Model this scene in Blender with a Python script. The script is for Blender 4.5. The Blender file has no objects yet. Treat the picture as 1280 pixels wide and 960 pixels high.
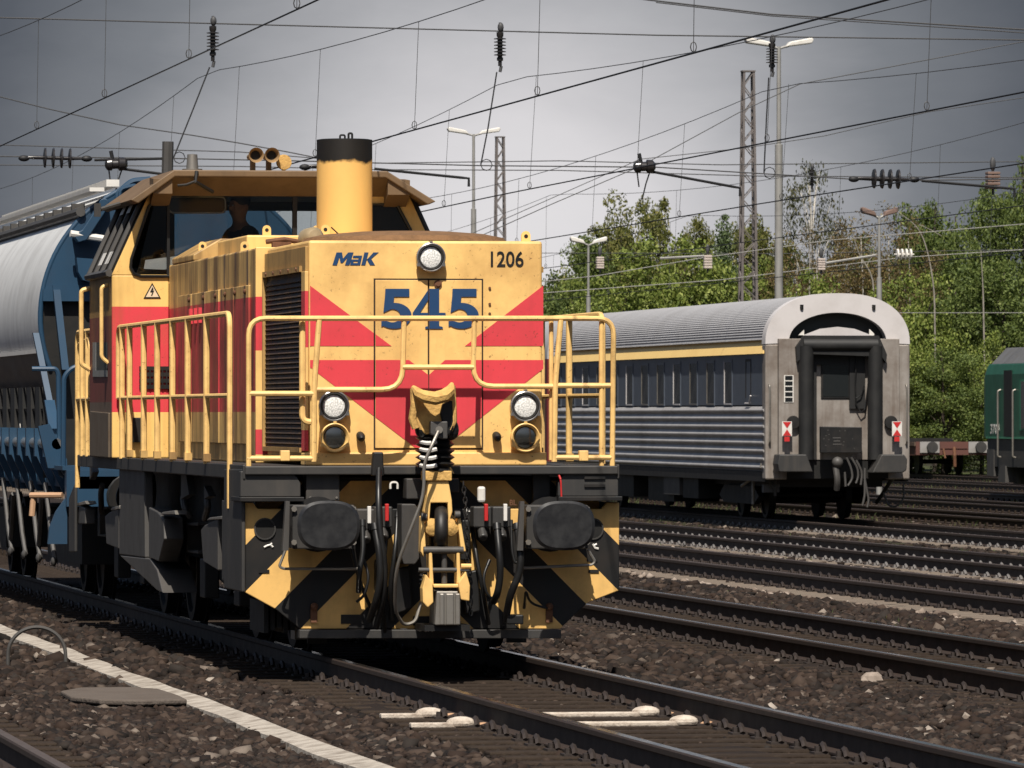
import bpy, bmesh, math, random
import numpy as np
from mathutils import Vector, Matrix
RND = random.Random(11)
PI = math.pi
scene = bpy.context.scene
COL = scene.collection

# ------------------------------------------------------------------ camera
F = 8600.0                       # focal length in pixels of a 1280 px wide picture (a long telephoto)
CAMZ = 1.84
YAW = math.atan2(1360.0, F)
PITCH = math.atan2(38.0, F)
cam_d = bpy.data.cameras.new('camera'); cam = bpy.data.objects.new('camera', cam_d); COL.objects.link(cam)
cam.location = (0, 0, CAMZ)
cam.rotation_euler = (PI / 2 + PITCH, 0, -YAW)
cam_d.sensor_fit = 'HORIZONTAL'; cam_d.sensor_width = 36.0; cam_d.lens = F / 1280.0 * 36.0
cam_d.dof.use_dof = True; cam_d.dof.focus_distance = 58.0; cam_d.dof.aperture_fstop = 20.0
cam_d.clip_start = 1.0; cam_d.clip_end = 9000.0
scene.camera = cam
_fw = Vector((math.sin(YAW) * math.cos(PITCH), math.cos(YAW) * math.cos(PITCH), math.sin(PITCH)))
_rt = Vector((math.cos(YAW), -math.sin(YAW), 0)); _up = _rt.cross(_fw)
def ray(px, py): return _fw + _rt * ((px - 640) / F) + _up * ((480 - py) / F)
def at(px, py, Y):
    d = ray(px, py); t = Y / d.y
    return Vector((d.x * t, Y, CAMZ + d.z * t))
def on_x(px, py, X):
    d = ray(px, py); t = X / d.x
    return Vector((X, d.y * t, CAMZ + d.z * t))
def on_z(px, py, z):
    d = ray(px, py); t = (z - CAMZ) / d.z
    return Vector((d.x * t, d.y * t, z))

# ------------------------------------------------------------------ mesh builder
class MB:
    def __init__(s): s.v = []; s.f = []; s.m = []
    def add(s, vs, fs, mi=0):
        o = len(s.v); s.v += [tuple(p) for p in vs]
        for f in fs: s.f.append([i + o for i in f]); s.m.append(mi)
        return s
    def box(s, x0, x1, y0, y1, z0, z1, mi=0):
        return s.add([(x0,y0,z0),(x1,y0,z0),(x1,y1,z0),(x0,y1,z0),(x0,y0,z1),(x1,y0,z1),(x1,y1,z1),(x0,y1,z1)],
                     [(0,3,2,1),(4,5,6,7),(0,1,5,4),(1,2,6,5),(2,3,7,6),(3,0,4,7)], mi)
    def pr(s, poly, a, b, axis, mi=0):
        n = len(poly)
        if axis == 'y': vs = [(p[0], a, p[1]) for p in poly] + [(p[0], b, p[1]) for p in poly]
        elif axis == 'x': vs = [(a, p[0], p[1]) for p in poly] + [(b, p[0], p[1]) for p in poly]
        else: vs = [(p[0], p[1], a) for p in poly] + [(p[0], p[1], b) for p in poly]
        fs = [list(range(n)), list(range(2*n-1, n-1, -1))] + [(i, i+n, (i+1) % n + n, (i+1) % n) for i in range(n)]
        return s.add(vs, fs, mi)
    def loft(s, A, B, mi=0, caps=True):
        n = len(A); fs = [(i, i+n, (i+1) % n + n, (i+1) % n) for i in range(n)]
        if caps: fs += [list(range(n)), list(range(2*n-1, n-1, -1))]
        return s.add(list(A) + list(B), fs, mi)
    def stack(s, p, d, prof, seg=16, mi=0, caps=True):
        p = Vector(p); d = Vector(d).normalized()
        u = d.orthogonal().normalized(); w = d.cross(u)
        vs = []; fs = []
        for (t, r) in prof:
            for k in range(seg):
                a = 2 * PI * k / seg
                vs.append(p + d * t + (u * math.cos(a) + w * math.sin(a)) * r)
        for j in range(len(prof) - 1):
            for k in range(seg):
                k2 = (k + 1) % seg
                fs.append((j*seg+k, j*seg+k2, (j+1)*seg+k2, (j+1)*seg+k))
        if caps:
            fs.append(list(range(seg-1, -1, -1))); fs.append([(len(prof)-1)*seg + k for k in range(seg)])
        return s.add(vs, fs, mi)
    def cyl(s, a, b, r0, r1=None, seg=12, mi=0):
        a = Vector(a); b = Vector(b)
        return s.stack(a, b - a, [(0, r0), ((b - a).length, r0 if r1 is None else r1)], seg, mi)
    def tube(s, pts, r, seg=8, mi=0, closed=False):
        pts = [Vector(p) for p in pts]; n = len(pts)
        rr = r if isinstance(r, (list, tuple)) else [r] * n
        vs = []; fs = []; u = None
        for i in range(n):
            if closed: t = pts[(i+1) % n] - pts[i-1]
            else: t = pts[min(i+1, n-1)] - pts[max(i-1, 0)]
            t.normalize()
            if u is None: u = t.orthogonal().normalized()
            u = (u - t * u.dot(t)).normalized(); w = t.cross(u)
            for k in range(seg):
                a = 2 * PI * k / seg
                vs.append(pts[i] + (u * math.cos(a) + w * math.sin(a)) * rr[i])
        for i in range(n if closed else n - 1):
            j = (i + 1) % n
            for k in range(seg):
                k2 = (k + 1) % seg
                fs.append((i*seg+k, i*seg+k2, j*seg+k2, j*seg+k))
        if not closed:
            fs.append(list(range(seg-1, -1, -1))); fs.append([(n-1)*seg + k for k in range(seg)])
        return s.add(vs, fs, mi)
    def ball(s, c, r, seg=12, rings=8, mi=0):
        c = Vector(c); r = Vector(r) if not isinstance(r, (int, float)) else Vector((r, r, r))
        vs = [c + Vector((0, 0, r.z))]; fs = []
        for i in range(1, rings):
            t = PI * i / rings
            for k in range(seg):
                a = 2 * PI * k / seg
                vs.append(c + Vector((r.x * math.sin(t) * math.cos(a), r.y * math.sin(t) * math.sin(a), r.z * math.cos(t))))
        vs.append(c - Vector((0, 0, r.z))); L = len(vs) - 1
        for k in range(seg):
            k2 = (k + 1) % seg
            fs.append((0, 1 + k, 1 + k2)); fs.append((L, L - seg + k2, L - seg + k))
            for i in range(rings - 2):
                a = 1 + i * seg
                fs.append((a + k, a + seg + k, a + seg + k2, a + k2))
        return s.add(vs, fs, mi)
    def pieces(s):
        # far-apart groups of loose islands, each a piece of its own
        n = len(s.v); p = list(range(n))
        def find(i):
            while p[i] != i: p[i] = p[p[i]]; i = p[i]
            return i
        for f in s.f:
            r = find(f[0])
            for i in f[1:]: p[find(i)] = r
        roots = {}; isl = np.array([roots.setdefault(find(i), len(roots)) for i in range(n)]); k = len(roots)
        if k < 2 or k > 1500: return None
        P_ = np.array(s.v, float); lo = np.full((k,3), np.inf); hi = np.full((k,3), -np.inf)
        np.minimum.at(lo, isl, P_); np.maximum.at(hi, isl, P_)
        size = (hi-lo).max(1); gap = np.maximum(0, np.maximum(lo[:,None]-hi[None], lo[None]-hi[:,None]))
        near = np.sqrt((gap**2).sum(2)) <= np.maximum(.02, .5*np.maximum(size[:,None], size[None]))
        q = list(range(k))
        def fq(i):
            while q[i] != i: q[i] = q[q[i]]; i = q[i]
            return i
        for a, c in zip(*np.nonzero(np.triu(near, 1))): q[fq(int(a))] = fq(int(c))
        g = {}; grp = [g.setdefault(fq(i), len(g)) for i in range(k)]
        if len(g) < 2 or len(g) > 100: return None
        out = [MB() for _ in g]; mp = {}
        for i in range(n):
            o = out[grp[isl[i]]]; mp[i] = len(o.v); o.v.append(s.v[i])
        for f, m in zip(s.f, s.m):
            o = out[grp[isl[f[0]]]]; o.f.append([mp[i] for i in f]); o.m.append(m)
        return out
    def build(s, name, mats, parent=None, smooth=False, bevel=0.0, angle=40):
        if parent is not None:
            pcs = s.pieces()
            if pcs:
                nm = name[:-4] if name.endswith('_row') else name
                return [p.build(nm, mats, parent, smooth, bevel, angle) for p in pcs][0]
        me = bpy.data.meshes.new(name)
        me.from_pydata(s.v, [], s.f)
        bm = bmesh.new(); bm.from_mesh(me)
        mi = s.m
        bm.faces.ensure_lookup_table()
        for i, f in enumerate(bm.faces): f.material_index = mi[i]
        bmesh.ops.recalc_face_normals(bm, faces=bm.faces)
        for f in bm.faces: f.smooth = bool(smooth)
        if smooth:
            for e in bm.edges:
                if len(e.link_faces) == 2 and e.calc_face_angle(0) > math.radians(angle): e.smooth = False
        bm.to_mesh(me); bm.free()
        if not isinstance(mats, (list, tuple)): mats = [mats]
        for m in mats: me.materials.append(m)
        o = bpy.data.objects.new(name, me); COL.objects.link(o)
        if parent is not None: o.parent = parent
        if bevel > 0:
            b = o.modifiers.new('bevel', 'BEVEL'); b.width = bevel; b.segments = 2; b.limit_method = 'ANGLE'; b.angle_limit = math.radians(35)
            b.harden_normals = False
        return o

def fillet(pts, rad, n=5):
    pts = [Vector(p) for p in pts]; out = [pts[0]]
    for i in range(1, len(pts) - 1):
        a, b, c = pts[i-1], pts[i], pts[i+1]
        d1 = (a - b); d2 = (c - b)
        r = min(rad, d1.length * .49, d2.length * .49)
        p1 = b + d1.normalized() * r; p2 = b + d2.normalized() * r
        for k in range(n + 1):
            t = k / n
            out.append(p1 * (1-t)**2 + b * 2*t*(1-t) + p2 * t*t)
    out.append(pts[-1]); return out

def arc(cx, cz, rx, rz, a0, a1, n):
    return [(cx + rx * math.cos(math.radians(a0 + (a1 - a0) * k / n)), cz + rz * math.sin(math.radians(a0 + (a1 - a0) * k / n))) for k in range(n + 1)]

def tag(o, label=None, cat=None, group=None, kind=None):
    if label: o['label'] = label
    if cat: o['category'] = cat
    if group: o['group'] = group
    if kind: o['kind'] = kind
    return o
def empty(name, loc, rz=0.0):
    o = bpy.data.objects.new(name, None); COL.objects.link(o)
    o.location = loc; o.rotation_euler = (0, 0, rz); o.empty_display_size = .3
    return o
def copy_tree(o, parent=None):
    c = o.copy(); COL.objects.link(c)
    c.parent = parent
    for ch in list(o.children): copy_tree(ch, c)
    return c

# ------------------------------------------------------------------ materials
def S(r, g, b):
    f = lambda c: (c / 255 / 12.92) if c / 255 <= .04045 else ((c / 255 + .055) / 1.055) ** 2.4
    return (f(r), f(g), f(b))
def nd(nt, t, **kw):
    n = nt.nodes.new(t)
    for k, v in kw.items(): setattr(n, k, v)
    return n
def mixc(nt, fac, a, b, blend='MIX'):
    m = nt.nodes.new('ShaderNodeMix'); m.data_type = 'RGBA'; m.blend_type = blend
    for sock, val in ((0, fac), (6, a), (7, b)):
        if hasattr(val, 'is_output'): nt.links.new(val, m.inputs[sock])
        elif sock == 0: m.inputs[0].default_value = val
        else: m.inputs[sock].default_value = (*val, 1)
    return m.outputs[2]
def ramp(nt, inp, stops, interp='LINEAR'):
    r = nt.nodes.new('ShaderNodeValToRGB'); r.color_ramp.interpolation = interp
    el = r.color_ramp.elements
    while len(el) < len(stops): el.new(.5)
    for e, (p, c) in zip(el, stops):
        e.position = p; e.color = (*c, 1) if isinstance(c, (tuple, list)) else (c, c, c, 1)
    nt.links.new(inp, r.inputs[0]); return r.outputs[0]
def mth(nt, op, a, b=0.0):
    m = nt.nodes.new('ShaderNodeMath'); m.operation = op
    for i, v in enumerate((a, b)):
        if hasattr(v, 'is_output'): nt.links.new(v, m.inputs[i])
        else: m.inputs[i].default_value = v
    return m.outputs[0]
def noise(nt, vec, scale, detail=5, rough=.6, dist=0):
    n = nt.nodes.new('ShaderNodeTexNoise'); n.inputs['Scale'].default_value = scale
    n.inputs['Detail'].default_value = detail; n.inputs['Roughness'].default_value = rough; n.inputs['Distortion'].default_value = dist
    nt.links.new(vec, n.inputs['Vector']); return n.outputs[0]
def mapping(nt, vec, scale=(1,1,1), loc=(0,0,0)):
    m = nt.nodes.new('ShaderNodeMapping'); m.inputs['Scale'].default_value = scale; m.inputs['Location'].default_value = loc
    nt.links.new(vec, m.inputs[0]); return m.outputs[0]

def mat(name, col, rough=.55, metal=0.0, dirt=(.05,.035,.02), amt=.35, scale=2.2, lo=.45, hi=.75, streak=0.0, bump=0.0, bscale=60, bands=None, spec=.4, extra=None, rvar=.15, chips=0.0, wave=0.0):
    m = bpy.data.materials.new(name); m.use_nodes = True; nt = m.node_tree
    bs = nt.nodes['Principled BSDF']
    co = nd(nt, 'ShaderNodeTexCoord').outputs['Object']
    c = nd(nt, 'ShaderNodeRGB').outputs[0]; c.default_value = (*col, 1)
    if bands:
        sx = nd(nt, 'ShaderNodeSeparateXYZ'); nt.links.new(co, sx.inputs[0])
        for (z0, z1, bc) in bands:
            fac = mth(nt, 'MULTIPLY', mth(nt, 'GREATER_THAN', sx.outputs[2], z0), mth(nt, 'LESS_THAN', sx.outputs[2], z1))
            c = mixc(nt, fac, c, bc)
    if extra: c = extra(nt, co, c)
    n1 = noise(nt, co, scale, 7, .65)
    f1 = ramp(nt, n1, [(lo, 0.0), (hi, 1.0)])
    c = mixc(nt, mth(nt, 'MULTIPLY', f1, amt), c, dirt)
    if streak > 0:
        n2 = noise(nt, mapping(nt, co, (9, 9, .55)), 1.0, 5, .6)
        f2 = ramp(nt, n2, [(.5, 0.0), (.72, 1.0)])
        c = mixc(nt, mth(nt, 'MULTIPLY', f2, streak), c, dirt)
    if chips > 0:      # stone chips and rust freckles, thicker in patches
        n3 = noise(nt, co, 34, 3, .7); n4 = noise(nt, co, 2.6, 3, .5)
        f3 = mth(nt, 'MULTIPLY', ramp(nt, n3, [(.63, 0.0), (.68, 1.0)]), ramp(nt, n4, [(.42, 0.0), (.62, 1.0)]))
        c = mixc(nt, mth(nt, 'MULTIPLY', f3, chips), c, (.085,.035,.015))
    nt.links.new(c, bs.inputs['Base Color'])
    bs.inputs['Metallic'].default_value = metal
    bs.inputs['Specular IOR Level'].default_value = spec
    r = mth(nt, 'ADD', mth(nt, 'MULTIPLY', n1, rvar * 2), rough - rvar)
    nt.links.new(r, bs.inputs['Roughness'])
    if wave > 0:       # hand-beaten unevenness of large sheet panels
        b = nd(nt, 'ShaderNodeBump'); b.inputs['Strength'].default_value = wave; b.inputs['Distance'].default_value = .03
        nt.links.new(noise(nt, co, 2.4, 2, .5), b.inputs['Height']); nt.links.new(b.outputs[0], bs.inputs['Normal'])
    if bump > 0:
        b = nd(nt, 'ShaderNodeBump'); b.inputs['Strength'].default_value = bump; b.inputs['Distance'].default_value = .02
        nt.links.new(noise(nt, co, bscale, 4, .6), b.inputs['Height']); nt.links.new(b.outputs[0], bs.inputs['Normal'])
    return m
def glass_mat(name, tint=(.88,.9,.9), refl=.10):
    m = bpy.data.materials.new(name); m.use_nodes = True; nt = m.node_tree
    for n in list(nt.nodes):
        if n.type == 'BSDF_PRINCIPLED': nt.nodes.remove(n)
    out = [n for n in nt.nodes if n.type == 'OUTPUT_MATERIAL'][0]
    t = nd(nt, 'ShaderNodeBsdfTransparent'); t.inputs[0].default_value = (*tint, 1)
    g = nd(nt, 'ShaderNodeBsdfGlossy'); g.inputs['Roughness'].default_value = .03
    fr = nd(nt, 'ShaderNodeFresnel'); fr.inputs[0].default_value = 1.5
    mx = nd(nt, 'ShaderNodeMixShader')
    nt.links.new(mth(nt, 'MULTIPLY', fr.outputs[0], refl * 8), mx.inputs[0]); nt.links.new(t.outputs[0], mx.inputs[1]); nt.links.new(g.outputs[0], mx.inputs[2])
    nt.links.new(mx.outputs[0], out.inputs[0]); return m

YEL = (.76, .485, .17); RED = (.60, .048, .062); NAVY = (.012, .045, .12)
GRIME = (.06, .032, .014)
M = {}
M['yellow'] = mat('yellow_paint', YEL, .5, dirt=(.26,.12,.03), amt=.35, scale=1.6, streak=.10, chips=.5)
def stained_side(nt, co, c):
    # rain-washed soot and rust running down the hood flank, fuel stains under the filler
    n = noise(nt, mapping(nt, co, (1, 2.2, .35), (0, 1.3, 0)), 1.0, 6, .62)
    c = mixc(nt, ramp(nt, n, [(.40, 0.0), (.62, .85)]), c, (.085, .038, .02))
    n = noise(nt, mapping(nt, co, (1, 3.4, .5), (0, 7.3, 2)), 1.0, 4, .6)
    return mixc(nt, ramp(nt, n, [(.60, 0.0), (.68, .8)]), c, (.03, .022, .04))
M['hoodside'] = mat('hood_side_paint', YEL, .5, dirt=GRIME, amt=.55, scale=1.3, streak=.55, bands=[(1.86, 2.78, RED)], extra=stained_side, chips=.6, wave=.25)
M['hoodfront'] = mat('hood_front_paint', YEL, .5, dirt=(.28,.13,.035), amt=.6, scale=1.3, lo=.46, hi=.74, streak=.14, chips=.8, wave=.25)
M['hoodstep'] = mat('hood_step_paint', YEL, .5, dirt=GRIME, amt=.3, scale=2, streak=.25, bands=[(2.35, 2.78, RED), (1.52, 1.72, RED)])
M['cabfront'] = mat('cab_front_paint', (.76,.485,.155), .5, dirt=(.2,.09,.02), amt=.35, scale=1.4, streak=.3, chips=.5, wave=.2, bands=[(1.86, 2.80, RED)])
M['cabside'] = mat('cab_side_shaded_paint', (.3,.17,.05), .55, dirt=GRIME, amt=.6, scale=1.4, streak=.4, bands=[(1.95, 2.72, (.16,.035,.025)), (1.4, 1.95, (.12,.085,.06))])  # cab yellow and red with the side's shade put into the colours, plus grime
M['roofbrown'] = mat('shade_deepened_roof_paint', (.145,.09,.045), .6, dirt=(.04,.025,.013), amt=.6, scale=1.8, streak=.2)  # roof brown, deepened so the colour carries the visor's shade
M['red'] = mat('red_paint', RED, .5, dirt=(.25,.03,.03), amt=.4, scale=1.5, streak=.14, chips=.6, wave=.25)
M['rail'] = mat('handrail_yellow', (.75,.485,.18), .45, dirt=(.2,.09,.03), amt=.45, scale=7, chips=.8)
M['navy'] = mat('navy_lettering', NAVY, .45, amt=.1)
M['black'] = mat('black_paint', (.007,.007,.007), .5, dirt=(.028,.022,.018), amt=.5, scale=3, streak=.25)
M['dgrey'] = mat('dark_grey_paint', (.030,.029,.028), .55, dirt=(.07,.06,.05), amt=.35, scale=2.5, streak=.35)
M['mgrey'] = mat('grey_frame_paint', (.058,.055,.052), .55, dirt=(.03,.025,.02), amt=.5, scale=3, streak=.45)
M['deep'] = mat('underframe_and_shade_black', (.005,.005,.0045), .6, dirt=(.016,.012,.009), amt=.6, scale=4)  # black of the underframe, also painted into shaded openings
M['rubber'] = mat('rubber_and_shade_black', (.008,.008,.008), .4, amt=.2, dirt=(.03,.03,.03), scale=8)
M['white'] = mat('white_paint', (.60,.58,.54), .5, dirt=(.25,.2,.15), amt=.3, scale=6)
M['redtap'] = mat('red_tap', (.42,.02,.02), .45, amt=.1)
M['steel'] = mat('worn_steel', (.28,.26,.23), .45, .7, dirt=(.07,.05,.035), amt=.5, scale=5)
M['brightsteel'] = mat('bright_steel', (.55,.54,.52), .3, .9, dirt=(.2,.17,.14), amt=.3, scale=6)
M['rustiron'] = mat('rusty_iron', (.13,.055,.026), .8, dirt=(.035,.02,.012), amt=.6, scale=7)
M['meshbrown'] = mat('brown_mesh', (.20,.105,.045), .8, dirt=(.05,.03,.015), amt=.6, scale=12, bump=.8, bscale=90)
M['canvas'] = mat('yellow_canvas', (.55,.33,.10), .8, dirt=(.15,.08,.03), amt=.6, scale=9, bump=.5, bscale=30)
M['glass'] = glass_mat('window_glass')
M['darkglass'] = mat('dark_glass', (.012,.014,.015), .12, amt=.05, spec=.6, rvar=.03)
M['chrome'] = mat('headlight_rim', (.35,.34,.33), .3, .8, amt=.3, dirt=(.1,.08,.06), scale=12)
def lensx(nt, co, c):
    v = nd(nt, 'ShaderNodeTexVoronoi'); v.inputs['Scale'].default_value = 75; nt.links.new(co, v.inputs['Vector'])
    return mixc(nt, ramp(nt, v.outputs[0], [(.2, 0.0), (.75, .75)]), c, (.35,.35,.33))
M['lens'] = mat('frosted_lens', (.86,.86,.83), .25, amt=.05, spec=.6, extra=lensx)
M['reflector'] = mat('dark_reflector', (.16,.16,.15), .10, .9, amt=.2, spec=.6)
# ================================================================== diesel locomotive
LX, LY = 7.55, 50.9
loco = empty('diesel_locomotive', (LX, LY, 0))
tag(loco, 'yellow and red diesel shunting locomotive numbered 545 with striped front', 'locomotive')
def lp(px, py, y):
    p = at(px, py, LY + y); return (p.x - LX, y, p.z)
def lq(pts, y): return [(lambda q: (q[0], q[2]))(lp(a, b, y)) for a, b in pts]
def ls(pts, xs):
    out = []
    for a, b in pts:
        p = on_x(a, b, LX + xs); out.append((p.y - LY, p.z))
    return out
def P(name, mb, m, smooth=False, bevel=0.0, parent=None): return mb.build(name, M[m] if isinstance(m, str) else m, parent or loco, smooth, bevel)

HY = 1.05                       # hood face, behind the buffer faces
# ---- underframe and platform
b = MB(); b.box(-1.02, 1.02, .95, 13.7, .62, 1.36); P('underframe', b, 'deep')
b = MB(); b.box(-1.44, 1.41, .60, 14.0, 1.385, 1.45); b.box(-1.455, -1.435, .62, 14.0, 1.35, 1.46); b.box(1.405, 1.425, .62, 14.0, 1.35, 1.46)
plat = P('platform', b, 'dgrey', bevel=.008)
# ---- hood
hood = P('hood', MB().box(-.99, .99, 3.7, 10.15, 1.452, 3.17), 'hoodside', bevel=.015)
P('hood_step', MB().box(-.993, .993, 3.66, 3.699, 1.455, 3.175), 'hoodstep', bevel=.006)
nose = P('hood_nose', MB().box(-.9, .9, HY, 3.66, 1.51, 3.165), 'hoodfront', bevel=.02)
b = MB(); b.box(-.93, .93, HY - .03, 1.3, 1.452, 1.55); P('hood_sill', b, 'hoodfront', bevel=.01)
# flank of the nose: top band, corner posts and the radiator
b = MB(); b.box(-.925, -.901, HY + .02, 3.64, 2.93, 3.12); P('nose_side_band', b, mat('side_band_paint', (.42,.25,.08), .55, dirt=GRIME, amt=.5, scale=2, streak=.4), bevel=.004)
b = MB(); b.box(-.93, -.902, HY + .005, HY + .22, 1.56, 2.93); P('corner_post', b, 'hoodstep', bevel=.004)
for sx in (-1, 1):
    b = MB()
    xo = .905
    b.box(*sorted((sx*.901, sx*.906)), HY+.24, 3.6, 1.585, 2.93)
    for k in range(34):
        z = 1.60 + k * .039
        b.add([(sx*xo, HY+.24, z), (sx*xo, 3.6, z), (sx*(xo+.016), 3.6, z-.03), (sx*(xo+.016), HY+.24, z-.03),
               (sx*xo, HY+.24, z+.012), (sx*xo, 3.6, z+.012), (sx*(xo+.020), 3.6, z-.026), (sx*(xo+.020), HY+.24, z-.026)],
              [(0,1,2,3), (4,7,6,5), (3,2,6,7), (0,3,7,4), (1,5,6,2), (0,4,5,1)])
    g = P('radiator_grille', b, mat('radiator_louvres', (.028,.019,.015), .7, dirt=(.16,.08,.03), amt=.35, scale=3, streak=.4))
    f = MB(); 
    for (y0, y1, z0, z1) in ((HY+.22, 3.63, 2.93, 2.975), (HY+.22, 3.63, 1.55, 1.585), (3.6, 3.64, 1.585, 2.93)): f.box(*sorted((sx*.901, sx*.945)), y0, y1, z0, z1)
    P('grille_frame', f, mat('grille_frame_paint', (.40,.24,.08), .6, dirt=GRIME, amt=.6, scale=3, streak=.5), parent=g)
# rusted bolts along the top of the grille
b = MB()
for k in range(7): b.cyl((-.944, HY+.4+k*.48, 2.952), (-.956, HY+.4+k*.48, 2.952), .014, seg=6)
P('grille_bolt_row', b, 'rustiron')
# hood flank doors, ribs and fittings
b = MB()
for k, y in enumerate((4.5, 5.55, 6.6, 7.65, 8.7)):
    b.box(-1.012, -.991, y-.49, y+.49, 1.6, 2.88)
P('engine_door_row', b, 'hoodside', bevel=.006)
b = MB()
for y in (4.2, 4.9, 5.6, 6.3, 7.2, 8.3): b.ball((-1.018, y, 2.83), (.012,.05,.022), 8, 6)
P('door_latch_row', b, 'rustiron', smooth=True)
b = MB()
for y in (7.4, 7.75, 8.1): b.box(-1.04, -1.01, y-.05, y+.05, 2.62, 2.75)
P('hinge_row', b, 'hoodstep')
# boxes on the hood roof
b = MB(); b.pr([(-.99,3.17),(-.99,3.22),(-.75,3.36),(-.35,3.36),(-.35,3.17)], 8.2, 9.9, 'y'); P('roof_hatch', b, 'hoodside', bevel=.01)
b = MB(); b.box(-.80, -.12, 5.9, 8.0, 3.172, 3.33); P('roof_hatch', b, 'hoodstep', bevel=.015)
b = MB(); b.box(-.42, -.05, 4.2, 5.6, 3.172, 3.29); b.box(.1,.8,4.2,6,3.172,3.24); P('roof_hatch', b, 'yellow', bevel=.012)
for (x, y, z) in ((-.62, 6.0, 3.33), (-.2, 6.0, 3.33), (-.9, 8.3, 3.25), (-.35, 4.3, 3.29), (.82, 1.35, 3.165), (-.55, 3.9, 3.175), (-.9, 5.2, 3.175), (.05, 3.7, 3.17)):
    b = MB(); b.pr([(x-.035, z-.01), (x+.035, z-.01), (x+.035, z+.05)] + arc(x, z+.05, .035, .035, 0, 180, 8)[1:-1] + [(x-.035, z+.05)], y-.012, y+.012, 'y')
    o = P('lifting_eye', b, 'yellow'); h = MB().cyl((x, y-.014, z+.045), (x, y+.014, z+.045), .016, seg=10); P('eye_hole', h, 'deep', parent=o)
b = MB(); b.stack((-.58, 3.9, 3.24), (.25,-1,.06), [(0,.045),(.08,.06),(.1,.085),(.24,.085),(.27,.06),(.28,.0)], 16); P('air_silencer', b, mat('tarnished_brass', (.42,.33,.2), .4, .4, dirt=(.12,.07,.03), amt=.5), smooth=True)
b = MB(); b.tube([(-.9,3.75,3.22),(-.75,3.75,3.24),(-.62,3.8,3.22)], .02); b.box(-.85,-.7,3.72,3.8,3.17,3.22); P('pipe_fitting', b, 'rustiron', smooth=True)
# fan dome on the nose
b = MB()
prof = [(1.0, .012), (.97, .05), (.8, .078), (.5, .098), (.2, .106), (.02, .108)]
vs = []; fs = []; n = 40
for (r, h) in prof:
    for k in range(n): vs.append((.02 + r*.80*math.cos(2*PI*k/n), 2.4 + r*1.1*math.sin(2*PI*k/n), 3.165 + h))
for j in range(len(prof)-1):
    for k in range(n): fs.append((j*n+k, j*n+(k+1)%n, (j+1)*n+(k+1)%n, (j+1)*n+k))
fs.append([(len(prof)-1)*n+k for k in range(n)])
b.add(vs, fs); P('fan_grille', b, 'meshbrown', smooth=True)
# exhaust stack
b = MB(); cx, cy = -.10, 5.0
b.stack((cx, cy, 3.17), (0,0,1), [(0,.228),(.92,.228),(.925,.20),(.80,.195)], 40)
def sooty(nt, co, c):
    sx = nd(nt, 'ShaderNodeSeparateXYZ'); nt.links.new(co, sx.inputs[0])
    z = mth(nt, 'ADD', sx.outputs[2], mth(nt, 'MULTIPLY', noise(nt, co, 5, 4, .6), .14))
    return mixc(nt, ramp(nt, mth(nt, 'SUBTRACT', z, 3.0), [(.955, 0.0), (.985, 1.0)]), c, (.010,.009,.008))
stack = P('exhaust_stack', b, mat('stack_paint', (.70,.42,.13), .5, dirt=(.02,.012,.006), amt=.12, scale=2, extra=sooty), smooth=True)
b = MB(); b.tube(fillet([(cx-.05,cy-.1,4.08),(cx-.05,cy-.1,4.125),(cx-.01,cy-.1,4.125),(cx-.01,cy-.1,4.08)],.012), .008, 6); b.tube(fillet([(cx+.02,cy-.1,4.08),(cx+.02,cy-.1,4.14),(cx+.05,cy-.1,4.14),(cx+.05,cy-.1,4.08)],.012), .009, 6)
P('stack_hook', b, 'black', parent=stack)
b = MB(); b.tube([(-.42,3.4,3.33),(-.28,3.4,3.20),(-.1,3.4,3.22)], .006, 5); P('wire_aerial', b, 'rubber')

# ---- hood face: door, chevrons, lamps, lettering
fy = HY - .004
door = MB(); d = lq([(469,350),(602,350),(602,560),(469,560)], HY); x0, x1, z0, z1 = d[0][0], d[1][0], d[2][1], d[0][1]
xm = lp(535.5, 400, HY)[0]
dk = MB(); dk.box(x0-.012, x1+.012, HY-.003, HY+.004, z0-.012, z1+.012); P('door_gap', dk, mat('door_gap_shadow', (.03,.018,.01), .8, amt=.2))
for (a, c) in ((x0, xm-.006), (xm+.006, x1)):
    P('nose_door', MB().box(a, c, HY-.012, HY+.005, z0, z1), 'hoodfront', bevel=.003)
hn = MB(); lx, _, lz = lp(547, 355, HY); hn.stack((lx, HY-.012, lz), (0,-1,0), [(0,.03),(.012,.03),(.016,.018),(.02,.018)], 14); P('door_lock', hn, 'rustiron')
def sheet(name, polys, y, m, t=.0025):
    b = MB()
    for pl in polys: b.pr(lq(pl, HY), y - t, y, 'y')
    return P(name, b, m)
# red chevrons, in pieces so that they step over the door leaves
def clip_x(poly, xa, xb):
    def cut(pl, c, keep_right):
        out = []
        for i in range(len(pl)):
            p, q = pl[i], pl[(i+1) % len(pl)]
            ip = (p[0] >= c) == keep_right or p[0] == c; iq = (q[0] >= c) == keep_right or q[0] == c
            if ip: out.append(p)
            if ip != iq:
                t = (c - p[0]) / (q[0] - p[0]); out.append((c, p[1] + t * (q[1] - p[1])))
        return out
    return cut(cut(poly, xa, True), xb, False)
L, Rr = 387.6, 679.0
tri_l = [(L,357),(L,432.5),(489,432.5)]; tri_r = [(Rr,357),(581,432.5),(Rr,432.5)]
low_l = [(L,450),(511,450),(535.5,469),(535.5,573),(527,566),(L,459)]
low_r = [(Rr,450),(556,450),(535.5,469),(535.5,573),(545,566),(Rr,461)]
cv = MB()
DX0, DX1 = 468, 603
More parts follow.
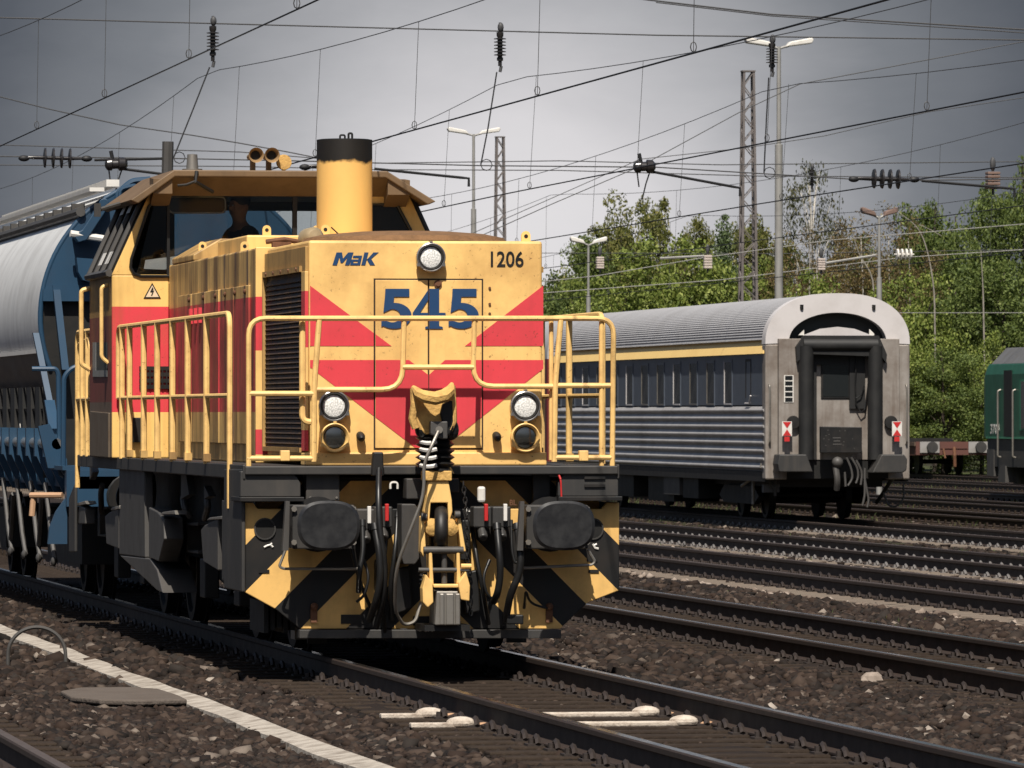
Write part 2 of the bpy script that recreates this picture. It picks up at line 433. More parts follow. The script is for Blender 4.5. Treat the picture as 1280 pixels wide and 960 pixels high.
for pl in (tri_l, tri_r, low_l, low_r):
    for (a, c, yy, za) in ((L, DX0, fy+.004, 0), (DX0+1.2, 535.0, HY-.0125, 1), (536.2, DX1-1.2, HY-.0125, 1), (DX1, Rr, fy+.004, 0)):
        q = clip_x(pl, a, c)
        if len(q) < 3: continue
        if za: # keep on the door leaf (above its lower edge)
            q2 = []
            for i in range(len(q)):
                p, r_ = q[i], q[(i+1) % len(q)]
                ip, ir = p[1] <= 559.5, r_[1] <= 559.5
                if ip: q2.append(p)
                if ip != ir:
                    t = (559.5 - p[1]) / (r_[1] - p[1]); q2.append((p[0] + t*(r_[0]-p[0]), 559.5))
            q = q2
        if len(q) >= 3: cv.pr(lq(q, HY), yy - .003, yy, 'y')
P('red_chevron', cv, 'red')
_o5 = arc(.275,.325,.345,.325,97,-128,20); _i5 = arc(.24,.325,.155,.165,-110,100,20)
G5 = [[(.10,1),(.575,1),(.575,.80),(.092,.80)], [(.092,.80),(.275,.80),(.262,.648),_o5[0],_i5[-1],(.06,.40)], [_o5[-1],(.02,.05),(.02,.235),_i5[0]]] + [[_o5[k],_o5[k+1],_i5[19-k],_i5[20-k]] for k in range(20)]
G4 = [[(.33,0),(.55,0),(.55,1),(.33,1)], [(0,.24),(.33,.24),(.33,.40),(0,.40)], [(0,.40),(.15,.40),(.33,.74),(.33,.99)], [(.55,.24),(.70,.24),(.68,.40),(.55,.40)], [(.26,0),(.33,0),(.33,.07),(.26,.05)], [(.55,0),(.63,0),(.62,.05),(.55,.07)]]
def glyph(polys, px0, py1, wpx, hpx, shear=0, split=None):
    out = []
    for pl in polys:
        out.append([(px0 + (p[0] + shear*p[1]) * wpx, py1 - p[1]*hpx) for p in pl])
    return out
nb = MB()
for pl in glyph(G5, 475, 411, 63, 50) + glyph(G4, 515.5, 411, 60, 50) + glyph(G5, 559, 411, 63, 50):
    for (a, c) in ((DX0+1.2, 534.9), (536.3, DX1-1.2)):
        q = clip_x(pl, a, c)
        if len(q) >= 3: nb.pr(lq(q, HY), HY-.0195, HY-.016, 'y')
P('number_lettering', nb, 'navy')
GM = [(0,0),(0,1),(.30,1),(.46,.52),(.64,1),(.92,1),(.92,0),(.68,0),(.68,.62),(.52,.18),(.40,.18),(.24,.62),(.24,0)]
GA = [[(0,0),(.66,0),(.66,.17),(0,.17)], [(.08,.58),(.66,.58),(.66,.75),(.08,.75)], [(.46,.17),(.66,.17),(.66,.58),(.46,.58)], [(0,.17),(.18,.17),(.18,.30),(0,.30)], [(0,.30),(.46,.30),(.46,.45),(0,.45)]]
GK = [[(0,0),(.25,0),(.25,1),(0,1)], [(.25,.40),(.56,1),(.88,1),(.52,.5),(.86,0),(.55,0),(.25,.46)]]
mk = MB()
for pl in glyph([GM], 415.5, 331.5, 23, 16, .22) + glyph(GA, 437.5, 331.5, 19, 16, .18) + glyph(GK, 451.5, 331.5, 20, 16, .2): mk.pr(lq(pl, HY), HY-.004, HY-.001, 'y')
P('maker_lettering', mk, 'navy')
def text(name, s, size, loc, m, parent=None, rz=0.0, width=1.0, depth=.002, rx=PI/2):
    c = bpy.data.curves.new(name, 'FONT'); c.body = s; c.size = size; c.extrude = depth; c.offset = size*.012; c.align_x = 'CENTER'; c.align_y = 'CENTER'; c.resolution_u = 4
    t = bpy.data.objects.new(name, c); me = bpy.data.meshes.new_from_object(t); bpy.data.objects.remove(t)
    for v in me.vertices: v.co.x *= width
    me.materials.clear(); me.materials.append(M[m])
    o = bpy.data.objects.new(name, me); COL.objects.link(o); o.rotation_euler = (rx, 0, rz); o.location = loc
    if parent is not None: o.parent = parent
    return o
q = lp(632, 325, HY); text('class_lettering', '1206', .165, (q[0], HY-.003, q[2]), 'black', loco, width=.86)
def lamp(px, py, ro, lens, rim, name):
    x, _, z = lp(px, py, HY)
    rt = empty(name, (x, HY, z)); rt.parent = loco
    r = MB(); r.stack((0,0,0), (0,-1,0), [(0,ro*.96),(.05,ro),(.085,ro),(.09,ro*.93),(.075,ro*.80),(.05,ro*.76)], 32); P('lamp_rim', r, rim, smooth=True, parent=rt)
    g = MB(); g.stack((0,-.052,0), (0,-1,0), [(0,ro*.755),(.012,ro*.7),(.02,ro*.45),(.022,.0005)], 28); P('lamp_lens', g, lens, smooth=True, parent=rt)
    k = MB()
    for a in (90, 210, 330): k.box(ro*math.cos(math.radians(a))-.012, ro*math.cos(math.radians(a))+.012, -.088, -.03, ro*math.sin(math.radians(a))-.012, ro*math.sin(math.radians(a))+.012)
    P('lamp_clip', k, rim, parent=rt)
    if rim == 'chrome':
        k = MB(); k.stack((0,-.05,0), (0,-1,0), [(.0,ro*.80),(.034,ro*.90),(.036,ro*.80),(.012,ro*.72)], 28, caps=False); P('lamp_gasket', k, 'black', smooth=True, parent=rt)
lamp(537, 322, .112, 'lens', 'chrome', 'headlight'); lamp(416, 507.5, .118, 'lens', 'chrome', 'headlight'); lamp(655, 508, .118, 'lens', 'chrome', 'headlight')
lamp(417, 547, .112, 'reflector', 'yellow', 'tail_light'); lamp(655, 547, .112, 'reflector', 'yellow', 'tail_light')
for px in (450, 620):
    x, _, z = lp(px, 544, HY); k = MB(); k.stack((x, HY, z), (0,-1,-.25), [(0,.03),(.05,.034),(.10,.026),(.115,.01)], 12); P('door_stop', k, 'deep', smooth=True)
for (px, py) in ((612,360),(612,380),(612,392)):
    x, _, z = lp(px, py, HY); P('bolt', MB().cyl((x,HY,z),(x,HY-.012,z),.01,seg=8), 'rustiron')

# ---- cab
CY0, CY1 = 10.15, 12.25
def cabx(z): return 1.5 if z <= 3.08 else 1.5 - (z - 3.08) * (.32 / .70)
b = MB(); b.pr([(-1.5,1.452),(-.992,1.452),(-.992,3.08),(-1.5,3.08)], CY0, CY0+.06, 'y'); b.pr([(.992,1.452),(1.5,1.452),(1.5,3.08),(.992,3.08)], CY0, CY0+.06, 'y')
b.pr([(-.992,3.0),(.992,3.0),(.992,3.165),(-.992,3.165)], CY0+.001, CY0+.06, 'y')
W0x, W0z, W1z = -1.30, 3.13, 3.82     # windscreen opening
cw = P('cab_front_wall', b, 'cabfront', bevel=.01)
left_outer = [(-1.5,3.082),(-1.165,3.815)]
win = lq([(163,330),(165,341),(174,345),(262,345)], CY0)
b = MB()  # left pillar with the rounded lower corner of the windscreen
inner = lq([(222,345.5),(176,345.5),(167,342),(163,334),(164,324),(186,258),(196,249),(212,245.5)], CY0)
b.pr([(-.99,3.082),(-1.5,3.082),(-1.165,3.815),(-.97,3.815)] + inner[::-1][0:8], CY0, CY0+.05, 'y')
# mirrored right pillar with the small side window beside the stack
b.pr([(1.5,3.082),(1.165,3.815),(.56,3.815),(.56,3.166),(.70,3.166),(.70,3.72),(1.06,3.72),(1.18,3.50),(1.22,3.30),(1.22,3.082)], CY0, CY0+.05, 'y')
P('windscreen_frame', b, 'cabfront', bevel=.004)
b = MB(); b.tube([( x, CY0-.012, z) for x, z in fillet([Vector((p[0], p[1])) .to_3d() for p in inner], .02, 2) and inner], .014, 6); b.tube([(.70,CY0-.01,3.17),(.70,CY0-.01,3.72),(1.06,CY0-.01,3.72),(1.18,CY0-.01,3.5),(1.22,CY0-.01,3.30)], .014, 6)
P('window_seal', b, 'rubber', smooth=True)
b = MB(); b.box(-.99, .56, CY0+.02, CY0+.025, 3.09, 3.815); b.pr([(-1.28,3.09),(-.99,3.09),(-.99,3.80),(-1.1,3.80)], CY0+.0205, CY0+.0245, 'y'); P('windscreen', b, 'glass')
b = MB(); b.pr([(.70,3.17),(1.22,3.17),(1.18,3.5),(1.06,3.72),(.70,3.72)], CY0+.02, CY0+.026, 'y'); P('windscreen', b, 'darkglass')
b = MB(); b.box(-1.01,-.985,CY0-.01,CY0+.05,3.08,3.82); b.box(.12,.16,CY0,CY0+.05,3.1,3.82); P('window_bar', b, 'black')
# side walls
for sx in (-1, 1):
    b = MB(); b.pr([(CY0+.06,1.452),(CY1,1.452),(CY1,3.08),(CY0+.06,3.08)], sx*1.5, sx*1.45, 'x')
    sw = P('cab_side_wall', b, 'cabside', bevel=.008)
    def sp(y, z, o=0): return (sx*(cabx(z)+o), y, z)
    b = MB(); A = [sp(CY0+.05,3.09), sp(CY1-.03,3.09), sp(CY1-.03,3.80), sp(CY0+.05,3.80)]; B = [(p[0]-sx*.02, p[1], p[2]) for p in A]
    b.loft(A, B); sg = P('side_window', b, 'darkglass')
    b = MB()
    for y in (CY0+.1, CY0+.75, CY0+1.35, CY1-.1): b.tube([sp(y,3.09,.03), sp(y,3.80,.03)], .028, 6)
    b.tube([sp(CY0+.05,3.1,.03), sp(CY1-.03,3.1,.03)], .035, 6); b.tube([sp(CY0+.05,3.79,.03), sp(CY1-.03,3.79,.03)], .03, 6)
    P('window_frame', b, 'mgrey', parent=sg)
    b = MB()
    for (y, z) in ((10.6,3.24),(11.2,3.24),(10.75,3.7),(11.35,3.7)):
        Q = [sp(y-.14,z-.05,.062), sp(y+.14,z-.05,.062), sp(y+.14,z+.06,.062), sp(y-.14,z+.06,.062)]; b.loft(Q, [(p[0]-sx*.004,p[1],p[2]) for p in Q])
    P('window_sticker', b, 'white', parent=sg)
b = MB(); b.box(-1.45, 1.45, CY1-.05, CY1, 1.452, 3.12); b.pr([(-1.47,3.12),(-1.0,3.12),(-1.0,3.80),(-1.17,3.80)], CY1-.05, CY1, 'y'); b.pr([(1.47,3.12),(1.2,3.12),(1.1,3.80),(1.17,3.80)], CY1-.05, CY1, 'y'); b.box(-1.0,-.72,CY1-.05,CY1,3.12,3.72); b.box(-1.0,1.1,CY1-.05,CY1,3.72,3.80); b.box(-.16,-.10,CY1-.05,CY1,3.12,3.72)  # black panel left of the rear window added to darken that side
P('cab_rear_wall', b, 'black')
P('rear_window', MB().box(-1.0, 1.1, CY1-.03, CY1-.025, 3.12, 3.72), 'glass')
P('cab_floor', MB().box(-1.44, 1.44, CY0+.06, CY1-.05, 1.6, 1.95), 'black')
b = MB(); b.pr([(-1.3,2.3),(-.35,2.3),(-.35,3.16),(-.42,3.30),(-.62,3.36),(-.8,3.24),(-1.0,3.18),(-1.3,3.15)], CY0+.35, CY0+.75, 'y'); b.box(.1,.9,CY0+.12,CY0+.55,2.0,3.12); P('control_desk', b, 'black', bevel=.02)
b = MB(); b.box(-1.2, .0, CY1-.5, CY1-.1, 2.0, 3.1); b.pr([(-.75,3.1),(-.2,3.1),(-.25,3.32),(-.38,3.35),(-.42,3.45),(-.5,3.36),(-.72,3.3)], CY1-.45, CY1-.3, 'y'); P('cab_equipment', b, 'black', bevel=.02)
b = MB(); b.pr(lq([(180,336),(182,325),(205,322),(222,320),(222,334),(205,337)], CY0+.012), CY0+.028, CY0+.034, 'y'); P('paper_sheet', b, mat('paper', (.85,.84,.82), .7, amt=.05))
b = MB(); q = lq([(211,246),(282,246),(282,266),(211,266)], CY0+.04); b.box(q[0][0],q[1][0],CY0+.06,CY0+.075,q[2][1],q[0][1]); sv = P('sun_visor', b, 'black', bevel=.004); fr_ = [Vector((x, CY0+.05, z)) for x, z in q]; b = MB(); b.tube(fillet([(fr_[0]+fr_[1])/2, fr_[1], fr_[2], fr_[3], fr_[0], (fr_[0]+fr_[1])/2], .05), .008, 6); P('visor_rim', b, 'steel', smooth=True, parent=sv)
# roof
RZ = 4.01
M['horn'] = [mat('horn_bronze', (.30,.19,.09), .5, .2, dirt=(.05,.03,.02), amt=.5, scale=8), M['deep']]
prof = [(-1.37,3.74),(-.98,RZ),(.93,RZ),(1.37,3.74),(1.30,3.71),(.92,3.95),(-.97,3.95),(-1.30,3.71)]
b = MB(); b.pr(prof, CY0-.30, CY1+.35, 'y'); P('cab_roof', b, 'roofbrown', bevel=.01)
b = MB(); b.pr([(CY0-.285,3.952),(CY0-.285,3.945),(CY0+.0,3.79),(CY0+.06,3.79),(CY0+.06,3.952)], -.99, .94, 'x'); b.pr([(CY0-.27,3.80),(CY0+.0,3.70),(CY0+.05,3.70),(CY0+.05,3.95),(CY0-.27,3.93)], -1.16, -.991, 'x'); b.pr([(CY0-.27,3.80),(CY0+.0,3.70),(CY0+.05,3.70),(CY0+.05,3.95),(CY0-.27,3.93)], .941, 1.14, 'x'); P('roof_visor', b, 'roofbrown')
b = MB(); b.pr([(-1.1,3.8),(1.1,3.8),(.9,3.94),(-.9,3.94)], CY0+.06, CY1-.02, 'y'); P('cab_ceiling', b, 'black')
x,_,z = lp(245,213,CY0)
b = MB(); b.stack((x, CY0+.3, RZ), (0,0,1), [(0,.09),(.03,.09),(.031,.055),(.16,.045),(.165,.0)], 14); P('roof_beacon', b, 'steel', smooth=True)
b = MB()
for (px, rr) in ((320,.068),(340,.068)):
    x,_,z = lp(px, 194, CY0-.1); b.stack((x, CY0-.12, z), (0,1,0), [(.09,rr*.05),(.085,rr*.5),(.0,rr*.90),(-.005,rr),(.02,rr*.98),(.10,rr*.70),(.35,rr*.5),(.5,rr*.4)], 20); b.cyl((x,CY0-.06,z),(x,CY0-.05,z),rr*.72,seg=18,mi=1); b.box(x-.02,x+.02,CY0+.1,CY0+.2,RZ-.01,z)  # black disc paints the shade inside each bell
P('air_horn', b, 'horn', smooth=True)
x,_,z = lp(354.5,203,CY0)
b = MB(); b.stack((x, CY0-.05, z), (0,1,0), [(0,.066),(.03,.07),(.06,.05),(.12,.03)], 20); b.box(x-.015,x+.015,CY0-.03,CY0+.02,RZ-.01,z); P('roof_horn', b, 'canvas', smooth=True)
b = MB(); b.tube([lp(246,214,CY0-.31),lp(244,227,CY0-.33),lp(266,240,CY0-.20)], .018, 6); b.tube([lp(222,232,CY0-.33),lp(233,231,CY0-.33),lp(246,226,CY0-.33)], .012, 6); P('windscreen_wiper', b, 'black', smooth=True)
# wing mirror tucked under the eave
b = MB(); b.tube([(-1.42,CY0+.1,3.72),(-1.62,CY0+.05,3.66)], .02, 6); b.box(-1.66,-1.60,CY0,CY0+.03,3.60,3.72); P('wing_mirror', b, 'dgrey')
# warning triangle on the cab front
ws = MB(); ws.pr(lq([(179.5,373),(190.2,353.5),(201,373)], CY0), CY0-.006, CY0-.001, 'y'); w = P('warning_sign', ws, 'black')
ws = MB(); ws.pr(lq([(182,371.3),(190.2,356.5),(198.4,371.3)], CY0), CY0-.009, CY0-.006, 'y'); P('sign_face', ws, mat('sign_cream', (.66,.52,.36), .5, amt=.2), parent=w)
ws = MB()
for pl in ([(190.6,358.6),(187.6,364.6),(189.4,364.9),(191.8,361.5)],[(187.6,364.6),(192.6,362.8),(191.2,365.2),(188,365.6)],[(192.6,362.8),(190,369.6),(188.6,369.2),(191,364.4)]): ws.pr(lq(pl, CY0), CY0-.011-.001*len(ws.f)*.1, CY0-.009, 'y')
P('lightning_bolt', ws, 'black', parent=w)
q = lq([(174,457),(216,457),(216,486),(174,486)], CY0)
b = MB()
for k in range(4): b.box(q[0][0], q[1][0], CY0-.02, CY0, q[2][1]+k*.055, q[2][1]+k*.055+.035)
for k in range(8): xx = q[0][0]+.02+k*(q[1][0]-q[0][0]-.04)/7; b.box(xx-.006, xx+.006, CY0-.026, CY0-.001, q[2][1], q[0][1]-.02)
P('vent_grille', b, 'deep')
q = lq([(160,522),(178,522),(178,553),(160,553)], CY0); b = MB(); b.box(q[0][0],q[1][0],CY0-.05,CY0-.001,q[2][1],q[0][1]); P('socket_box', b, 'deep', bevel=.006)
b = MB(); x = lp(222,460,CY0)[0]; b.tube([(x,CY0-.05,1.5),(x,CY0-.05,2.9)], .025, 8)
for z in (1.9, 2.35, 2.8): b.box(x-.04,x+.03,CY0-.09,CY0,z-.03,z+.03)
P('cab_pipe', b, 'mgrey')
b = MB(); q = ls([(116,428),(134,428),(134,470),(116,470)], -1.503); b.pr(q, -1.506, -1.502, 'x'); pl_ = P('side_plate', b, mat('plate_dark', (.035,.04,.038), .5, amt=.2))
b = MB(); q = ls([(116,428),(120,428),(120,463),(134,463),(134,471),(116,471)], -1.507); b.pr(q, -1.509, -1.506, 'x'); P('plate_border', b, mat('plate_grey', (.2,.2,.19), .5), parent=pl_)
b = MB(); b.tube(fillet([(-1.5,CY0+.35,3.0),(-1.56,CY0+.35,2.98),(-1.56,CY0+.35,2.35),(-1.5,CY0+.35,2.3)],.03), .018, 8); b.tube(fillet([(-1.5,CY1-.05,3.0),(-1.58,CY1-.05,2.98),(-1.58,CY1-.05,2.3),(-1.5,CY1-.05,2.25)],.03), .022, 8); P('grab_rail', b, 'rail', smooth=True)
b = MB(); q = ls([(115,514),(138,516),(138,572),(115,570)], -1.5); b.pr(q, -1.52, -1.499, 'x'); P('battery_locker', b, mat('locker_paint', (.10,.075,.05), .6, dirt=GRIME, amt=.6, scale=4), bevel=.006)
# rear hood and end platform behind the cab
P('rear_hood', MB().box(-.99, .99, CY1+.01, 13.5, 1.452, 2.9), 'hoodside', bevel=.02)
# ---- handrails
TR = .0205
def pipe(b, pts, y, r=TR, fil=.09):
    b.tube(fillet([lp(px, py, yy) for (px, py, yy) in [(p + (y,))[:3] if len(p) == 2 else p for p in pts]], fil, 5), r, 8)
FY = .66
b = MB()
pipe(b, [(311,626),(311,398),(767,398),(765,622)], FY, fil=.13)
pipe(b, [(752,622),(752,402)], FY+.02)
pipe(b, [(310,492),(392,492)], FY); pipe(b, [(309,573),(392,573)], FY)
pipe(b, [(693,482),(766,482)], FY+.01); pipe(b, [(693,572),(765,572)], FY)
P('front_handrail', b, 'rail', smooth=True)
b = MB()
pipe(b, [(392,577),(393,480),(399,400)], FY, r=.022); pipe(b, [(693,577),(694,482),(701,400)], FY, r=.022)
pipe(b, [(393,487),(503,487),(505,400)], FY+.01, fil=.16); pipe(b, [(693,483),(591,483),(593,400)], FY+.01, fil=.16)
pipe(b, [(503,459),(592,459)], FY+.005)
pipe(b, [(378,400),(378,527),(396,528)], FY+.06, fil=.10, r=.024); pipe(b, [(689,400),(689,575)], FY+.06, r=.018)
P('centre_handrail', b, 'rail', smooth=True)
b = MB()
for px in (356, 729):
    x,_,z = lp(px, 568, FY); b.box(x-.035, x+.035, FY-.035, FY+.035, z-.05, z+.03)
P('gate_latch', b, 'rail', bevel=.006)
for sx in (-1, 1):
    X = sx * 1.45; b = MB()
    top = 2.615; y0 = 1.52; y1 = 10.1
    b.tube(fillet([(X,y0,1.12),(X,y0,top),(X,y1,top),(X,y1,1.98)], .14, 6), .022, 8)
    b.tube([(X,y0,1.985),(X,y1,1.985)], .018, 8)
    for y in (3.1, 4.45, 5.6, 6.8, 7.9, 9.1, 9.75): b.tube([(X,y,1.45),(X,y,top)], .026, 8)
    P('side_handrail', b, 'rail', smooth=True)
    b = MB()
    for y in (3.1, 4.45, 5.6, 6.8, 7.9, 9.1): b.box(X-.03, X+.03, y-.04, y+.04, 1.47, 1.53)
    P('stanchion_foot_row', b, 'hoodside')
    b = MB(); yr = 12.45; ye = 13.95
    b.tube(fillet([(X,ye,1.15),(X,ye,top),(X,yr,top),(X,yr,1.95)], .12, 6), .024, 8); b.tube([(X,ye,1.985),(X,yr,1.985)], .02, 8)
    for y in (13.45, 12.95): b.tube([(X,y,1.45),(X,y,top)], .026, 8)
    b.tube(fillet([(X+.0,ye-.1,2.0),(X,ye-.1,2.5),(X,yr+.3,2.55),(X,yr+.3,2.0)],.1), .018, 8)
    P('rear_handrail', b, 'rail', smooth=True)

# ---- headstock, plough, steps
PY = .70
def stripes(nt, co, c):
    sx = nd(nt, 'ShaderNodeSeparateXYZ'); nt.links.new(co, sx.inputs[0])
    u = mth(nt, 'SUBTRACT', mth(nt, 'MULTIPLY', mth(nt, 'ABSOLUTE', sx.outputs[0]), -1.0), sx.outputs[2])
    f = mth(nt, 'FRACT', mth(nt, 'ADD', mth(nt, 'DIVIDE', mth(nt, 'ADD', u, 2.28), .70), 10.0))
    return mixc(nt, mth(nt, 'LESS_THAN', f, .5), c, (.007,.007,.007))
M['stripes'] = mat('hazard_stripes', (.70,.425,.135), .55, dirt=(.03,.018,.01), amt=.35, scale=3, streak=.12, extra=stripes)
hp = lq([(302,628),(316,628),(322,636),(752,636),(758,628),(774,628),(774,738),(735,753),(700,786),(375,786),(344,761),(302,738)], PY)
b = MB(); b.pr(hp, PY, PY+.05, 'y')
for sx, px in ((-1, 302), (1, 774)):
    z0 = lp(px, 738, PY)[2]; z1 = lp(px, 628, PY)[2]; x = lp(px, 700, PY)[0]
    b.pr([(PY+.05,z0),(2.0,z0+.05),(2.0,z1),(PY+.05,z1)], x, x - sx*.04, 'x', 1)
b.pr(lq([(374,787),(701,787),(701,798),(374,798)], PY-.03), PY-.05, PY+.12, 'y', 1)
plough = b.build('snow_plough', [M['stripes'], M['dgrey']], loco, False, .006)
b = MB()
x0 = lp(374,790,PY)[0]; x1 = lp(701,790,PY)[0]; za = lp(374,757,PY)[2]; zb = lp(374,787,PY)[2]
P('headstock', MB().box(-1.32, 1.32, .93, .97, .55, 1.335), 'stripes')
# round holes and slots in the plough, small hooks
for px in (331, 741):
    x,_,z = lp(px, 661, PY); b = MB(); b.stack((x, PY-.001, z), (0,-1,0), [(0,.083),(.012,.083),(.012,.072),(.002,.072)], 24); P('lashing_ring', b, 'dgrey')
    b = MB(); b.cyl((x,PY-.002,z),(x,PY-.006,z),.071,seg=24); P('lashing_hole', b, 'deep')
b = MB()
for (px, py) in ((440,774),(530,776),(330,714),(742,714),(740,700)):
    x,_,z = lp(px, py, PY); b.box(x-.085 if 400 < px < 640 else x-.04, x+.085 if 400 < px < 640 else x+.04, PY-.008, PY-.001, z-.035 if 400 < px < 640 else z-.012, z+.035 if 400 < px < 640 else z+.012)
P('plough_slot_row', b, 'deep')
for pxs in ([(357,687),(349,708),(354,711),(452,711)], [(735,687),(744,702),(740,706),(655,710)]):
    b = MB(); b.tube(fillet([lp(a, c, PY-.22) for a, c in pxs], .03), .011, 6); P('shunter_handle', b, 'steel', smooth=True)
for px in (392, 686):
    x,_,z = lp(px, 768, PY); b = MB(); b.box(x-.025,x+.025,PY-.03,PY-.001,z-.06,z+.06); b.ball((x,PY-.035,z+.06),.03,10,6); P('hose_holder', b, 'rustiron', smooth=True)
# scribbled paint marks
b = MB()
for pts in ([(330,684),(334,682),(338,681),(341,684)],[(338,681),(340,679)],[(741,680),(744,685),(748,686)],[(742,682),(746,680)]): b.tube([lp(a,c,PY-.004) for a,c in pts], .009, 5)
for pts in ([(521,786),(524,788),(529,787),(532,789),(537,786),(541,789)],[(533,786),(536,789)]): b.tube([lp(a,c,PY-.06) for a,c in pts], .008, 5)
P('paint_scribble', b, 'white')
# stair boxes under the front corners
for sx, pts in ((-1, (300, 375)), (1, (697, 772))):
    xa = lp(pts[0], 600, FY)[0]; xb = lp(pts[1], 600, FY)[0]; z0 = lp(300,621,FY)[2]; z1 = lp(300,589,FY)[2]; w = xb - xa
    cr = [(xa,z0),(xb,z0),(xb,z0+.10)] + [(xb-.12+.12*math.cos(t*PI/10), z1-.12+.12*math.sin(t*PI/10)) for t in range(1,5)] + [(xb-.12,z1),(xa,z1)]
    if sx > 0: cr = [(xa+xb-p[0], p[1]) for p in cr][::-1]
    b = MB(); b.pr(cr, FY-.03, PY+.04, 'y'); P('step_box', b, 'dgrey', bevel=.006)
    b = MB(); b.box(xa-.01, xb+.02, FY-.10, FY+.5, z0-.035, z0-.002); P('step_tread', b, 'black', bevel=.004)
    if sx > 0:
        b = MB()
        for zz in (.07, .13): b.pr([(xa+.2,z0+zz),(xa+.36,z0+zz),(xa+.36,z0+zz+.02),(xa+.2,z0+zz+.02)], FY-.045, FY-.028, 'y')
        P('step_louvre', b, 'black')
    X = sx * 1.45
    b = MB()
    for z in (.62, .95): b.box(*sorted((X, X - sx*.28)), 1.0, 1.5, z-.02, z+.02)
    P('side_step', b, 'dgrey')
q = lq([(383,592),(425,592),(425,626),(383,626)], FY); b = MB(); b.box(q[0][0],q[1][0],FY+.02,FY+.25,q[2][1],q[0][1]); jb = P('junction_box', b, 'dgrey', bevel=.008)
b = MB()
for px in (388, 421): b.cyl((*lp(px,622,FY+.02)[:1], FY+.02, lp(px,622,FY)[2]), (lp(px,622,FY)[0], FY+.01, lp(px,622,FY)[2]), .009, seg=6)
P('box_screw', b, 'steel', parent=jb)
b = MB(); q = lq([(596,608),(606,608),(606,628),(596,628)], FY); b.box(q[0][0],q[1][0],FY-.05,FY,q[2][1],q[0][1]); P('white_lamp', b, 'white', bevel=.018)
b = MB(); q = lq([(640,583),(654,583),(654,628),(640,628)], FY); b.box(q[0][0]+.18,q[1][0]+.22,FY+.1,FY+.2,q[2][1],q[0][1]); P('bracket_plate', b, 'black')
q = lp(589, 639.5, PY); text('stencil_lettering', 'HL', .085, (q[0], PY-.006, q[2]), 'white', loco, width=.8)
q = lp(641, 628.5, PY); text('stencil_lettering', 'BL', .06, (q[0]-.0, PY-.006, q[2]), 'rustiron', loco, width=.9)

# ---- buffers
def buffer(px):
    x,_,z = lp(px, 657, 0); rt = empty('buffer', (x, 0, z)); rt.parent = loco
    hw, hh = .236, .186
    ol = [(hw*math.copysign(abs(math.cos(t))**.72, math.cos(t)), hh*math.copysign(abs(math.sin(t))**.80, math.sin(t))) for t in [2*PI*k/36 for k in range(36)]]
    b = MB(); A = [(p[0]*.90, -.012, p[1]*.90) for p in ol]; B0 = [(p[0], .006, p[1]) for p in ol]; C0 = [(p[0]*.97, .045, p[1]*.97) for p in ol]
    b.loft(A, B0, caps=False); b.loft(B0, C0, caps=False); b.add(A, [list(range(36))]); b.add(C0, [list(range(35,-1,-1))]); 
    P('buffer_plate', b, mat('greased_buffer', (.010,.010,.011), .38, dirt=(.034,.034,.034), amt=.5, scale=6, lo=.4, hi=.62, spec=.5), smooth=True, parent=rt)
    b = MB(); b.stack((0,.045,0), (0,1,0), [(0,.12),(.28,.12),(.281,.155),(.60,.165),(.601,.21),(.655,.21)], 24); P('buffer_housing', b, 'black', smooth=True, parent=rt)
    b = MB(); sgn = -1 if px < 540 else 1
    b.box(-.235,.235,.30,.64,-.18,.15); P('buffer_box', b, 'dgrey', parent=rt, bevel=.01)
    b = MB()
    for bx in (-.225, .225):
        for bz in (-.13, .12): b.cyl((bx, .30, bz), (bx, .275, bz), .022, seg=6)
    P('buffer_bolt', b, 'steel', parent=rt)
    b = MB(); b.pr([(-.265,.18),(-.295,.18),(-.32,-.19),(-.275,-.19)], .22, .30, 'y'); P('buffer_bracket', b, 'mgrey', parent=rt)
buffer(411); buffer(705)
for y in (14.05,):
    for x in (-.875, .875):
        b = MB(); b.stack((x,y,1.05),(0,1,0),[(0,.2),(.05,.2),(.051,.12),(.56,.12),(.561,.22),(.6,.22),(.61,.2)],20); P('rear_buffer', b, 'black', smooth=True)

# ---- shunting coupling on the centre line
def cz(u, v): return (480 + .354*u, 470 + .354*v)     # a detail grid over the coupling
def cpoly(pts, y0, y1, m, name, bevel=.008, smooth=False):
    b = MB(); b.pr(lq([cz(*p) for p in pts], y0), y0, y1, 'y'); return P(name, b, m, bevel=bevel, smooth=smooth)
cp = empty('shunting_coupling', (0, 0, 0)); cp.parent = loco
_P = P
def PC(name, b, m, smooth=False, bevel=0.0): return b.build(name, M[m], cp, smooth, bevel)
CYF = .22
# bellows
b = MB(); pts = []; rr = []
for k in range(13):
    p = lp(*cz(180 + (k % 2) * 2, 195 + k * 11.5), CYF + .12); pts.append(p); rr.append(.150 if k % 2 == 0 else .112)
b.tube(pts, rr, 14); PC('bellows', b, 'rubber', smooth=True)
b = MB()
for v in (232, 258, 286, 315):
    for u in range(128, 186, 7):
        a = (u - 180) / 58.0
    ptsb = [lp(*cz(u, v + 5*math.sin((u-128)/58*PI) ), CYF + .12 - .155*math.sqrt(max(.02, 1-((u-180)/56.0)**2))) for u in range(130, 187, 8)]
    b.tube(ptsb, .016, 6)
PC('white_ring', b, 'white', smooth=True)
